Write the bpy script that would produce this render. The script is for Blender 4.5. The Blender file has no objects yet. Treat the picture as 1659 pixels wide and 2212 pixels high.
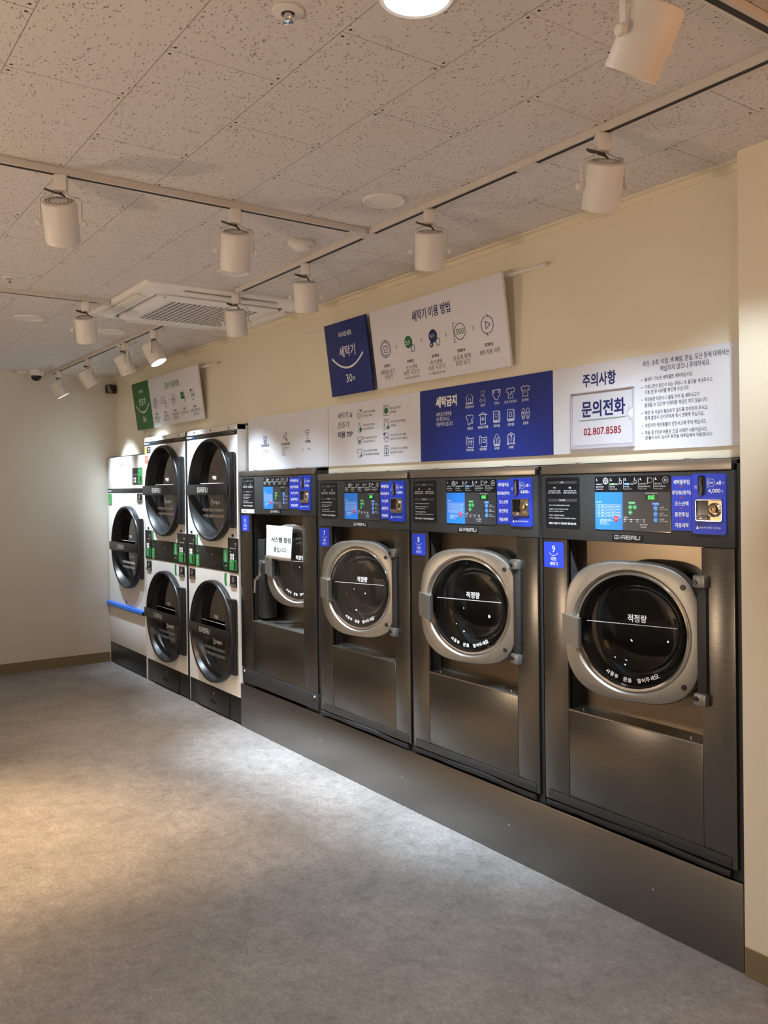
import bpy, bmesh, math, random
from mathutils import Vector, Matrix
random.seed(7)
SC = bpy.context.scene
COL = SC.collection
R = math.radians
PI = math.pi

# ------------------------------------------------------------------ camera, light, exposure
EYE, DIST = 1.55, 2.48                       # camera height, distance from the machine fronts (y = 0)
F_PX = 1852.5
def set_camera():
    yaw, pitch, roll = R(-54.61), R(-0.29), R(-0.695)
    f = Vector((math.sin(yaw)*math.cos(pitch), math.cos(yaw)*math.cos(pitch), math.sin(pitch)))
    r = f.cross(Vector((0, 0, 1))).normalized()
    u = r.cross(f)
    c, s = math.cos(roll), math.sin(roll)
    r, u = c*r + s*u, -s*r + c*u
    cam = bpy.data.cameras.new('camera')
    cam.sensor_fit = 'VERTICAL'; cam.sensor_height = 36
    cam.lens = F_PX/2212*36
    cam.shift_y = -42/2212
    cam.clip_start = .02
    o = bpy.data.objects.new('camera', cam); COL.objects.link(o)
    m = Matrix((r, u, -f)).transposed().to_4x4()
    m.translation = Vector((0, -DIST, EYE))
    o.matrix_world = m
    SC.camera = o
set_camera()

world = bpy.data.worlds.new('world'); SC.world = world; world.use_nodes = True
# night street: the lamp-lit ground outside is warm and brighter than the sky above it
def set_world(ground, sky):
    nt = world.node_tree; bg = nt.nodes['Background']
    tc = nt.nodes.new('ShaderNodeTexCoord'); sp = nt.nodes.new('ShaderNodeSeparateXYZ'); rp = nt.nodes.new('ShaderNodeValToRGB')
    mr = nt.nodes.new('ShaderNodeMapRange'); mr.inputs['From Min'].default_value = -1; mr.inputs['From Max'].default_value = 1
    nt.links.new(tc.outputs['Generated'], sp.inputs[0]); nt.links.new(sp.outputs[2], mr.inputs['Value']); nt.links.new(mr.outputs[0], rp.inputs[0])
    e = rp.color_ramp.elements; e[0].position = .40; e[0].color = ground; e[1].position = .56; e[1].color = sky
    nt.links.new(rp.outputs[0], bg.inputs[0]); bg.inputs[1].default_value = 1
set_world((.30, .225, .17, 1), (.045, .036, .03, 1))

SPOT_COOL = (.74, .875, 1.0)
SPOT_WARM = (1.0, .66, .36)
SPOT_POWER = 165          # far heads on the dryers
BEAM_POWER, SPILL_POWER = 215, 50   # narrow beam and wide spill of the heads above the washers
WARM_POWER = 60
def lamp(name, kind, loc, power, color, size=.05, rot=(0, 0, 0), angle=60, blend=.8, parent=None):
    l = bpy.data.lights.new(name, kind); l.energy = power; l.color = color
    if kind == 'AREA': l.shape = 'DISK'; l.size = size; l.spread = R(angle)
    else: l.shadow_soft_size = size
    if kind == 'SPOT': l.spot_size = R(angle); l.spot_blend = blend
    o = bpy.data.objects.new(name, l); COL.objects.link(o)
    o.location = loc; o.rotation_euler = rot
    if parent: o.parent = parent
    return o
# shop front neon outside the frame; warm fill added for ceiling and walls
lamp('neon_glow', 'POINT', (.30, -.72, 2.2), 13, (1.0, .42, .14), .4)
lamp('warm_fill', 'POINT', (-1.7, -3.6, 1.15), 46, (1.0, .74, .52), .06)
lamp('warm_fill', 'POINT', (-4.3, -3.6, 1.15), 46, (1.0, .74, .52), .06)

SC.view_settings.view_transform = 'Standard'
SC.view_settings.look = 'None'
SC.view_settings.gamma = 1
SC.view_settings.use_curve_mapping = False
SC.view_settings.exposure = .38
SC.cycles.use_denoising = True
SC.cycles.max_bounces = 8
SC.cycles.diffuse_bounces = 4
SC.cycles.glossy_bounces = 4
SC.cycles.transparent_max_bounces = 12
SC.cycles.use_adaptive_sampling = True
SC.cycles.adaptive_threshold = .08
SC.cycles.caustics_reflective = True
SC.cycles.caustics_refractive = False
SC.cycles.adaptive_min_samples = 24
SC.cycles.sample_clamp_indirect = 10

# ------------------------------------------------------------------ materials
class NT:
    def __init__(s, name):
        s.m = bpy.data.materials.new(name); s.m.use_nodes = True
        s.t = s.m.node_tree; s.b = s.t.nodes['Principled BSDF']; s.out = s.t.nodes['Material Output']
    def n(s, kind, **kw):
        n = s.t.nodes.new(kind)
        for k, v in kw.items():
            if k.startswith('i_'):
                key = k[2:]; key = int(key) if key.isdigit() else key.replace('_', ' ')
                n.inputs[key].default_value = v
            else: setattr(n, k, v)
        return n
    def l(s, a, b): s.t.links.new(a, b)
    def math(s, op, a, b=None, c=None):
        n = s.t.nodes.new('ShaderNodeMath'); n.operation = op
        for i, v in enumerate((a, b, c)):
            if v is None: continue
            if isinstance(v, (int, float)): n.inputs[i].default_value = v
            else: s.l(v, n.inputs[i])
        return n.outputs[0]
    def set(s, **kw):
        for k, v in kw.items(): s.b.inputs[k.replace('_', ' ')].default_value = v
        return s
    def mix(s, fac, a, b):
        n = s.t.nodes.new('ShaderNodeMix'); n.data_type = 'RGBA'
        if isinstance(fac, (int, float)): n.inputs[0].default_value = fac
        else: s.l(fac, n.inputs[0])
        for i, v in ((6, a), (7, b)):
            if isinstance(v, tuple): n.inputs[i].default_value = v
            else: s.l(v, n.inputs[i])
        return n.outputs[2]
    def ramp(s, fac, stops):
        n = s.t.nodes.new('ShaderNodeValToRGB'); s.l(fac, n.inputs[0])
        e = n.color_ramp.elements
        while len(e) < len(stops): e.new(.5)
        for x, (p, c) in zip(e, stops): x.position = p; x.color = c
        return n.outputs[0]
    def coords(s, scale=(1, 1, 1), space='Object'):
        tc = s.n('ShaderNodeTexCoord'); mp = s.n('ShaderNodeMapping'); mp.inputs['Scale'].default_value = scale
        s.l(tc.outputs[space], mp.inputs[0]); return mp.outputs[0]
    def bump(s, h, strength=.2, dist=.01):
        n = s.n('ShaderNodeBump'); n.inputs['Strength'].default_value = strength; n.inputs['Distance'].default_value = dist
        s.l(h, n.inputs['Height']); s.l(n.outputs[0], s.b.inputs['Normal'])

def rgba(c): return (c[0], c[1], c[2], 1)
def srgb(r, g, b):
    f = lambda v: (v/255/12.92) if v/255 <= .04045 else ((v/255+.055)/1.055)**2.4
    return (f(r), f(g), f(b))

MAT = {}
def simple(key, color, rough=.5, metal=0, grain=.0, gscale=60, spec=.5, emit=0, coat=0):
    """plain paint / plastic / metal with a faint procedural grain"""
    t = NT(key); t.set(Roughness=rough, Metallic=metal, Base_Color=rgba(color))
    t.b.inputs['Specular IOR Level'].default_value = spec
    if coat: t.b.inputs['Coat Weight'].default_value = coat
    nz = t.n('ShaderNodeTexNoise', i_Scale=gscale, i_Detail=3.0)
    t.l(t.coords(), nz.inputs['Vector'])
    g = max(grain, .02)
    a = tuple(v*(1-g) for v in color)+(1,); b = tuple(min(1, v*(1+g)) for v in color)+(1,)
    t.l(t.mix(nz.outputs[0], a, b), t.b.inputs['Base Color'])
    if emit:
        t.b.inputs['Emission Color'].default_value = rgba(color); t.b.inputs['Emission Strength'].default_value = emit
    MAT[key] = t.m
    return t.m

def brushed(key, color, rough, direction=(2, 60, 900)):
    t = NT(key); t.set(Metallic=1.0)
    nz = t.n('ShaderNodeTexNoise', i_Scale=1.0, i_Detail=4.0, i_Roughness=.65); t.l(t.coords(direction), nz.inputs['Vector'])
    sm = t.n('ShaderNodeTexNoise', i_Scale=2.2, i_Detail=3.0); t.l(t.coords(), sm.inputs['Vector'])
    a = tuple(v*.88 for v in color)+(1,); b = tuple(min(1, v*1.1) for v in color)+(1,)
    t.l(t.mix(nz.outputs[0], a, b), t.b.inputs['Base Color'])
    rr = t.math('MULTIPLY_ADD', nz.outputs[0], .12, rough-.06)
    rr = t.math('MULTIPLY_ADD', sm.outputs[0], .10, t.math('SUBTRACT', rr, .05))
    t.l(rr, t.b.inputs['Roughness'])
    t.bump(nz.outputs[0], .04, .002)
    MAT[key] = t.m

brushed('brushed_steel', (.185, .177, .162), .29)
brushed('plinth_steel', (.255, .24, .222), .33)
brushed('door_steel', (.395, .385, .352), .42, (40, 40, 40))
brushed('trim_steel', (.43, .415, .38), .36)
simple('recess_steel', (.20, .165, .12), .30, 1, .05)
simple('drum_steel', (.085, .083, .08), .28, 1, .05)
simple('chrome', (.75, .75, .75), .12, 1)
simple('handle_grey', (.27, .27, .265), .40, .8)
simple('charcoal', (.032, .034, .034), .42, 0, .06, 300)
simple('charcoal_metal', (.030, .031, .032), .45, .2)
simple('black_gloss', (.008, .009, .011), .12)
simple('black_plastic', (.010, .0105, .012), .33, 0, .1)
simple('black_matte', (.008, .008, .009), .65)
simple('rubber', (.009, .009, .010), .55)
simple('enamel_white', (.80, .80, .78), .32, 0, .01, 8)
simple('paper_white', (.70, .69, .675), .75)
simple('sign_white', (.74, .74, .79), .55, 0, .01)
simple('sign_blue', srgb(26, 44, 118), .5)
simple('panel_white', (.74, .765, .83), .42, 0, .01)
simple('panel_blue', srgb(24, 46, 132), .42)
simple('label_blue', srgb(34, 62, 190), .4)
simple('chart_blue', srgb(38, 118, 205), .4)
simple('panel_grey', srgb(52, 53, 56), .35)
simple('label_green', srgb(44, 140, 66), .45)
simple('sign_green', srgb(38, 106, 52), .5)
simple('ink_navy', srgb(24, 34, 105), .6)
simple('ink_black', (.02, .02, .022), .6)
simple('ink_white', (.92, .92, .93), .5)
simple('ink_dim', (.30, .30, .29), .5)
simple('ink_red', srgb(150, 28, 40), .6)
simple('ink_green', srgb(40, 120, 60), .6)
simple('sky_blue_button', srgb(60, 135, 215), .35)
simple('green_button', srgb(50, 150, 80), .35)
simple('red_button', srgb(200, 40, 45), .35)
simple('fixture_white', (.77, .745, .71), .45, 0, .01)
simple('ac_white', (.86, .85, .83), .4, 0, .01)
simple('badge_silver', (.50, .49, .46), .35)
simple('handle_steel', (.31, .295, .265), .42, .9)
simple('highlight_steel', (.50, .50, .49), .16, 1)  # bright metal for the collar added to make bowl highlights
simple('diffuser', (.80, .78, .74), .6)
simple('track_white', (.66, .62, .57), .45)
simple('slot_black', (.012, .010, .009), .6)
simple('cable_grey', (.045, .042, .036), .5)
simple('brass', (.55, .42, .25), .3, 1)
simple('film_blue', srgb(42, 120, 240), .35)
simple('label_yellow', srgb(190, 160, 70), .5)
simple('label_red', srgb(205, 80, 62), .5)
simple('led_green', (.06, .85, .10), .4, emit=1.6)
simple('led_window', (.012, .028, .014), .15)
simple('lens_lit', (.95, .98, 1.0), .4, emit=9)
simple('lens_warm', (1.0, .75, .45), .4, emit=4)
simple('lens_dim', (.6, .6, .6), .3)
simple('acrylic_edge', (.56, .54, .60), .2)
simple('taupe_vinyl', srgb(125, 112, 84), .5, 0, .02)
simple('drum_grey', (.035, .035, .034), .5)

def thin_glass(key, tint, refl=.06, rough=.02, edge=.55):
    t = NT(key)
    tr = t.n('ShaderNodeBsdfTransparent'); tr.inputs[0].default_value = rgba(tint)
    gl = t.n('ShaderNodeBsdfGlossy'); gl.inputs['Roughness'].default_value = rough
    fr = t.n('ShaderNodeLayerWeight'); fr.inputs['Blend'].default_value = .35
    fac = t.math('MULTIPLY_ADD', fr.outputs['Fresnel'], edge, refl)
    mx = t.n('ShaderNodeMixShader'); t.l(fac, mx.inputs[0]); t.l(tr.outputs[0], mx.inputs[1]); t.l(gl.outputs[0], mx.inputs[2])
    t.l(mx.outputs[0], t.out.inputs[0]); MAT[key] = t.m
thin_glass('washer_glass', (.55, .57, .57), .03, .02, .20)
thin_glass('washer_front_glass', (.85, .86, .86), .004, .02, .12)
thin_glass('dryer_glass', (.42, .43, .43), .02, .06, .30)
thin_glass('clear_acrylic', (.985, .985, .99), .006, .05, .05)

def make_wall(key, color):
    t = NT(key); t.set(Roughness=.62)
    nz = t.n('ShaderNodeTexNoise', i_Scale=1.4, i_Detail=3.0); t.l(t.coords(), nz.inputs['Vector'])
    fine = t.n('ShaderNodeTexNoise', i_Scale=220.0, i_Detail=2.0); t.l(t.coords(), fine.inputs['Vector'])
    a = tuple(v*.96 for v in color)+(1,); b = tuple(min(1, v*1.03) for v in color)+(1,)
    t.l(t.mix(nz.outputs[0], a, b), t.b.inputs['Base Color'])
    t.bump(fine.outputs[0], .05, .002); MAT[key] = t.m
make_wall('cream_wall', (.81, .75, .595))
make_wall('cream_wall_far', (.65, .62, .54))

def make_floor():
    t = NT('stone_vinyl'); t.set(Roughness=.45)
    t.b.inputs['Specular IOR Level'].default_value = .35
    co = t.coords()
    big = t.n('ShaderNodeTexNoise', i_Scale=3.0, i_Detail=6.0, i_Roughness=.6); t.l(co, big.inputs['Vector'])
    mid = t.n('ShaderNodeTexNoise', i_Scale=15.0, i_Detail=10.0, i_Roughness=.76, i_Distortion=.35); t.l(co, mid.inputs['Vector'])
    fine = t.n('ShaderNodeTexNoise', i_Scale=1.0, i_Detail=6.0, i_Roughness=.7); t.l(t.coords((45, 95, 1)), fine.inputs['Vector'])
    c1 = t.ramp(mid.outputs[0], [(.30, (.205, .199, .193, 1)), (.46, (.288, .28, .273, 1)), (.62, (.345, .337, .33, 1))])
    c2 = t.ramp(big.outputs[0], [(.3, (.78, .78, .78, 1)), (.7, (1.08, 1.07, 1.06, 1))])
    mul = t.n('ShaderNodeMix'); mul.data_type = 'RGBA'; mul.blend_type = 'MULTIPLY'; mul.inputs[0].default_value = 1
    t.l(c1, mul.inputs[6]); t.l(c2, mul.inputs[7])
    c3 = t.ramp(fine.outputs[0], [(.36, (.80, .80, .80, 1)), (.62, (1.10, 1.10, 1.10, 1))])
    mul2 = t.n('ShaderNodeMix'); mul2.data_type = 'RGBA'; mul2.blend_type = 'MULTIPLY'; mul2.inputs[0].default_value = 1
    t.l(mul.outputs[2], mul2.inputs[6]); t.l(c3, mul2.inputs[7])
    t.l(mul2.outputs[2], t.b.inputs['Base Color'])
    t.l(t.math('MULTIPLY_ADD', mid.outputs[0], .25, .36), t.b.inputs['Roughness'])
    t.bump(mid.outputs[0], .12, .004)
    MAT['stone_vinyl'] = t.m
make_floor()

CEIL = 2.597
def make_ceiling():
    """mineral fibre tiles 0.6 x 0.3 m in a running bond, pits, screw holes beside the joints"""
    t = NT('fissured_tile'); t.set(Roughness=.9)
    tc = t.n('ShaderNodeTexCoord'); sp = t.n('ShaderNodeSeparateXYZ'); t.l(tc.outputs['Object'], sp.inputs[0])
    x, y = sp.outputs[0], sp.outputs[1]
    yy = t.math('ADD', y, 9.0+2.008-2.1-.0)           # a joint at y = -2.008
    row = t.math('FLOOR', t.math('DIVIDE', yy, .3))
    ly = t.math('MODULO', yy, .3)
    par = t.math('MODULO', row, 2.0)
    xx = t.math('ADD', t.math('MULTIPLY', par, .2985), t.math('ADD', x, 11.94+1.952+.0))
    lx = t.math('MODULO', xx, .597)
    cx = t.math('MINIMUM', lx, t.math('SUBTRACT', .597, lx))
    cy = t.math('MINIMUM', ly, t.math('SUBTRACT', .3, ly))
    tile = t.math('ADD', t.math('MULTIPLY', row, 7.31), t.math('FLOOR', t.math('DIVIDE', xx, .597)))
    wn = t.n('ShaderNodeTexWhiteNoise'); wn.noise_dimensions = '1D'; t.l(tile, wn.inputs['W'])
    lw = t.math('MULTIPLY_ADD', wn.outputs[0], .0011, .0005)
    lines = t.math('MAXIMUM', t.math('LESS_THAN', cx, lw), t.math('LESS_THAN', cy, .0011))
    hx = t.math('SUBTRACT', cx, .017); hy = t.math('SUBTRACT', cy, .013)
    d = t.math('SQRT', t.math('ADD', t.math('MULTIPLY', hx, hx), t.math('MULTIPLY', hy, hy)))
    holes = t.math('LESS_THAN', d, .0042)
    # pits: stretched voronoi cells, only some of them filled
    mp = t.n('ShaderNodeMapping'); mp.inputs['Scale'].default_value = (95, 165, 1); mp.inputs['Rotation'].default_value = (0, 0, .25)
    t.l(tc.outputs['Object'], mp.inputs[0])
    dn = t.n('ShaderNodeTexNoise', i_Scale=60.0, i_Detail=2.0); t.l(tc.outputs['Object'], dn.inputs['Vector'])
    ad = t.n('ShaderNodeVectorMath'); ad.operation = 'MULTIPLY_ADD'; ad.inputs[1].default_value = (1.6, 1.6, 0)
    t.l(dn.outputs['Color'], ad.inputs[0]); t.l(mp.outputs[0], ad.inputs[2])
    vo = t.n('ShaderNodeTexVoronoi'); vo.voronoi_dimensions = '2D'; t.l(ad.outputs[0], vo.inputs['Vector'])
    vo.inputs['Scale'].default_value = 1.0; vo.inputs['Randomness'].default_value = 1
    cs = t.n('ShaderNodeSeparateColor'); t.l(vo.outputs['Color'], cs.inputs[0])
    cl = t.n('ShaderNodeTexNoise', i_Scale=16.0, i_Detail=2.0); t.l(tc.outputs['Object'], cl.inputs['Vector'])
    keep = t.math('GREATER_THAN', t.math('MULTIPLY_ADD', cl.outputs[0], .9, cs.outputs[0]), 1.20)
    rad = t.math('MULTIPLY_ADD', cs.outputs[1], .30, .14)
    pit = t.math('MULTIPLY', t.math('LESS_THAN', vo.outputs['Distance'], rad), keep)
    pitc = t.math('MULTIPLY', pit, t.math('MULTIPLY_ADD', cs.outputs[2], .55, .22))
    base = (.70, .665, .64, 1)
    c = t.mix(pitc, base, (.10, .08, .065, 1))
    c = t.mix(t.math('MULTIPLY', lines, .72), c, (.11, .085, .07, 1))
    c = t.mix(holes, c, (.05, .04, .035, 1))
    t.l(c, t.b.inputs['Base Color'])
    h = t.math('SUBTRACT', 1, t.math('MAXIMUM', t.math('MAXIMUM', lines, holes), pit))
    t.bump(h, .5, .003)
    MAT['fissured_tile'] = t.m
make_ceiling()

# ------------------------------------------------------------------ mesh builder
_font = bpy.data.curves.new('glyph_source', 'FONT'); _font.resolution_u = 2
_fobj = bpy.data.objects.new('glyph_source', _font)
_tcache = {}
def glyphs(body):
    if body not in _tcache:
        _font.body = body
        m = _fobj.to_mesh()
        v = [(p.co.x, p.co.y) for p in m.vertices]; f = [tuple(p.vertices) for p in m.polygons]
        _fobj.to_mesh_clear()
        _tcache[body] = (v, f)
    return _tcache[body]
TECH = {'G': [[(1, 1), (0, 1), (0, 0), (1, 0), (1, .5), (.5, .5)]], 'I': [[(.5, 0), (.5, 1)]], 'R': [[(0, 0), (0, 1), (1, 1), (1, .5), (0, .5)], [(.5, .5), (1, 0)]],
        'B': [[(0, 0), (0, 1), (.92, 1), (.92, .5), (0, .5)], [(.92, .5), (1, .45), (1, 0), (0, 0)]], 'A': [[(0, 0), (0, 1), (1, 1), (1, 0)], [(0, .45), (1, .45)]], 'U': [[(0, 1), (0, 0), (1, 0), (1, 1)]]}

class MB:
    """collects vertices and faces; origin o is subtracted from everything"""
    def __init__(s, o=(0, 0, 0)):
        s.v = []; s.f = []; s.o = Vector(o)
    def add(s, vs, fs):
        n = len(s.v)
        s.v += [(a-s.o.x, b-s.o.y, c-s.o.z) for a, b, c in vs]
        s.f += [tuple(i+n for i in f) for f in fs]
        return s
    def box(s, x0, x1, y0, y1, z0, z1):
        vs = [(x, y, z) for z in (z0, z1) for y in (y0, y1) for x in (x0, x1)]
        return s.add(vs, [(0, 2, 3, 1), (4, 5, 7, 6), (0, 1, 5, 4), (2, 6, 7, 3), (0, 4, 6, 2), (1, 3, 7, 5)])
    def bbox(s, x0, x1, y0, y1, z0, z1, b=.004):
        """box with chamfered edges"""
        bm = bmesh.new(); bmesh.ops.create_cube(bm, size=1)
        for v in bm.verts:
            v.co = Vector(((x0+x1)/2+v.co.x*(x1-x0), (y0+y1)/2+v.co.y*(y1-y0), (z0+z1)/2+v.co.z*(z1-z0)))
        bmesh.ops.bevel(bm, geom=bm.edges[:], offset=b, segments=2, affect='EDGES', profile=.5)
        bm.verts.index_update()
        s.add([tuple(v.co) for v in bm.verts], [tuple(v.index for v in f.verts) for f in bm.faces]); bm.free(); return s
    def loft(s, rings, cap0=False, cap1=False, loop=False):
        n = len(rings[0]); vs = [p for r in rings for p in r]; fs = []
        m = len(rings)
        for i in range(m if loop else m-1):
            a, b = i*n, ((i+1) % m)*n
            for k in range(n):
                k2 = (k+1) % n
                fs.append((a+k, a+k2, b+k2, b+k))
        if cap0: fs.append(tuple(range(n-1, -1, -1)))
        if cap1: fs.append(tuple((m-1)*n+k for k in range(n)))
        return s.add(vs, fs)
    def lathe(s, c, prof, axis='z', n=48, cap0=False, cap1=False):
        """prof: (radius, height) list"""
        rings = []
        for r, h in prof:
            ring = []
            for k in range(n):
                t = 2*PI*k/n; a, b = r*math.cos(t), r*math.sin(t)
                if axis == 'z': ring.append((c[0]+a, c[1]+b, c[2]+h))
                elif axis == 'y': ring.append((c[0]+a, c[1]+h, c[2]+b))
                else: ring.append((c[0]+h, c[1]+a, c[2]+b))
            rings.append(ring)
        return s.loft(rings, cap0, cap1)
    def cyl(s, c, r, h0, h1, axis='z', n=24):
        return s.lathe(c, [(r, h0), (r, h1)], axis, n, True, True)
    def tube(s, pts, r, n=10, flat=1.0):
        pts = [Vector(p) for p in pts]; rings = []
        up = Vector((.13, .21, .97))
        for i, p in enumerate(pts):
            d = (pts[min(i+1, len(pts)-1)]-pts[max(i-1, 0)]).normalized()
            a = d.cross(up).normalized(); b = d.cross(a).normalized()
            rings.append([tuple(p+a*r*math.cos(2*PI*k/n)*flat+b*r*math.sin(2*PI*k/n)) for k in range(n)])
        return s.loft(rings, True, True)
    def plate_hole(s, x0, x1, z0, z1, cx, cz, r, y0, y1, n=72, lip=0):
        """rectangular plate (front y0, back y1) with a round hole"""
        ang = [2*PI*k/n for k in range(n)]
        for X, Z in ((x0, z0), (x1, z0), (x0, z1), (x1, z1)): ang.append(math.atan2(Z-cz, X-cx) % (2*PI))
        ang = sorted(set(ang)); out = []; inn = []
        for t in ang:
            c, q = math.cos(t), math.sin(t); k = 1e9
            if c > 1e-9: k = min(k, (x1-cx)/c)
            if c < -1e-9: k = min(k, (x0-cx)/c)
            if q > 1e-9: k = min(k, (z1-cz)/q)
            if q < -1e-9: k = min(k, (z0-cz)/q)
            out.append((cx+c*k, cz+q*k)); inn.append((cx+c*r, cz+q*r))
        rg = lambda L, y: [(a, y, b) for a, b in L]
        return s.loft([rg(out, y1), rg(out, y0), rg(inn, y0), rg(inn, y1)], loop=True)
    def prism(s, poly, y0, y1):
        """polygon of (x, z) extruded along y"""
        n = len(poly)
        vs = [(a, y0, b) for a, b in poly]+[(a, y1, b) for a, b in poly]
        return s.add(vs, [tuple(range(n)), tuple(range(2*n-1, n-1, -1))]+[(i, (i+1) % n, (i+1) % n+n, i+n) for i in range(n)])
    # --- flat print on a plane facing -y
    def text(s, body, x, z, h, y, w=None, align='c', bold=0.0):
        """z is the middle of the line, h the glyph height, w an exact width"""
        v, f = glyphs(body)
        if not v: return s
        a0 = min(p[0] for p in v); a1 = max(p[0] for p in v); b0 = min(p[1] for p in v); b1 = max(p[1] for p in v)
        k = h/max(1e-6, b1-b0); kx = (w/(a1-a0)) if w else k
        W = (a1-a0)*kx
        X = x-(W/2 if align == 'c' else (W if align == 'r' else 0))
        for i, (e, g) in enumerate(((-1, -1), (1, -1), (-1, 1), (1, 1)) if bold else ((0, 0),)):
            s.add([(X+(p[0]-a0+e*bold*1.25)*kx, y-.00001*i, z-h/2+(p[1]-b0+g*bold)*k) for p in v], f)
        return s
    def tech(s, body, x, z, h, w, y, lean=.12):
        """squared logo lettering"""
        n = len(body); cell = w/(n-.5+.25*(n-1)); wi = [.45 if c == 'I' else 1 for c in body]; X = x-w/2
        for c, q in zip(body, wi):
            for pl in TECH[c]:
                s.stroke([(X+(a if c != 'I' else .25)*cell*(1 if c != 'I' else .9)+lean*h*(b-.5), z-h/2+b*h) for a, b in pl], h*.20, y)
            X += cell*(q+.30)
        return s
    def stroke(s, pts, w, y, closed=False):
        L = list(pts)+([pts[0]] if closed else [])
        for (a, b), (c, d) in zip(L, L[1:]):
            dx, dz = c-a, d-b; q = math.hypot(dx, dz)
            if q < 1e-9: continue
            ex, ez = dx/q*w*.35, dz/q*w*.35; px, pz = -dz/q*w/2, dx/q*w/2
            s.add([(a-ex-px, y, b-ez-pz), (c+ex-px, y, d+ez-pz), (c+ex+px, y, d+ez+pz), (a-ex+px, y, b-ez+pz)], [(0, 1, 2, 3)])
        return s
    def rect(s, x0, x1, z0, z1, y):
        return s.add([(x0, y, z0), (x1, y, z0), (x1, y, z1), (x0, y, z1)], [(0, 1, 2, 3)])
    def disc(s, x, z, r, y, n=28, rz=None):
        rz = rz or r
        return s.add([(x+r*math.cos(2*PI*k/n), y, z+rz*math.sin(2*PI*k/n)) for k in range(n)], [tuple(range(n))])
    def rrect(s, x0, x1, z0, z1, y, r=.006, n=5, y1=None):
        P = []
        for cx, cz, a in ((x1-r, z0+r, -90), (x1-r, z1-r, 0), (x0+r, z1-r, 90), (x0+r, z0+r, 180)):
            for k in range(n+1):
                t = R(a+90*k/n); P.append((cx+r*math.cos(t), cz+r*math.sin(t)))
        if y1 is None: return s.add([(a, y, b) for a, b in P], [tuple(range(len(P)))])
        return s.prism(P, y, y1)
    def icon(s, kind, x, z, size, w, y):
        for pts, cl in ICONS[kind]: s.stroke([(x+a*size, z+b*size) for a, b in pts], w, y, cl)
        return s

def obj(name, mb, mat, parent=None, loc=None, rotz=None, smooth=35):
    me = bpy.data.meshes.new(name); me.from_pydata(mb.v, [], mb.f); me.update()
    bm = bmesh.new(); bm.from_mesh(me)
    if smooth: bmesh.ops.recalc_face_normals(bm, faces=bm.faces[:])
    bm.to_mesh(me); bm.free()
    if smooth:
        me.shade_smooth(); me.set_sharp_from_angle(angle=R(smooth))
    me.materials.append(MAT[mat])
    o = bpy.data.objects.new(name, me); COL.objects.link(o)
    if parent: o.parent = parent
    if loc: o.location = loc
    if rotz is not None: o.rotation_euler = (0, 0, rotz)
    return o
def prt(name, mb, mat, parent): return obj(name, mb, mat, parent, smooth=None)
def tag(o, label, cat, group=None):
    o['label'] = label; o['category'] = cat
    if group: o['group'] = group
    return o
def thing(name, label, cat, loc, group=None, rot=(0, 0, 0)):
    o = bpy.data.objects.new(name, None); COL.objects.link(o); o.empty_display_size = .1
    o.location = loc; o.rotation_euler = rot
    return tag(o, label, cat, group)
def struct(name, mb, mat, smooth=None):
    o = obj(name, mb, mat, smooth=smooth); o['kind'] = 'structure'; return o

# ------------------------------------------------------------------ pictograms (unit box, line drawings)
def circ(cx, cz, r, a0=0, a1=360, n=22, rz=None):
    rz = rz or r
    return [(cx+r*math.cos(R(a0+(a1-a0)*k/n)), cz+rz*math.sin(R(a0+(a1-a0)*k/n))) for k in range(n+1)]
def bx(x0, x1, z0, z1): return ([(x0, z0), (x1, z0), (x1, z1), (x0, z1)], True)
SHIRT = [(-.2, .42), (-.5, .3), (-.42, .02), (-.28, .08), (-.28, -.45), (.28, -.45), (.28, .08), (.42, .02), (.5, .3), (.2, .42), (.08, .34), (-.08, .34)]
def shirt(k=1, dx=0, dz=0): return [(a*k+dx, b*k+dz) for a, b in SHIRT]
HAND = [(-.1, -.2), (-.02, .0), (-.02, .4), (.06, .4), (.08, .08), (.3, .02), (.36, -.1), (.3, -.45), (-.02, -.45)]
BOOK = [([(-.4, .5), (.3, .5), (.3, -.3), (-.4, -.3)], True), ([(.3, .45), (.42, .4), (.42, -.4), (.34, -.48), (-.34, -.48), (-.4, -.4), (-.4, -.3)], False), ([(-.3, -.39), (.32, -.39)], False)]
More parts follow.
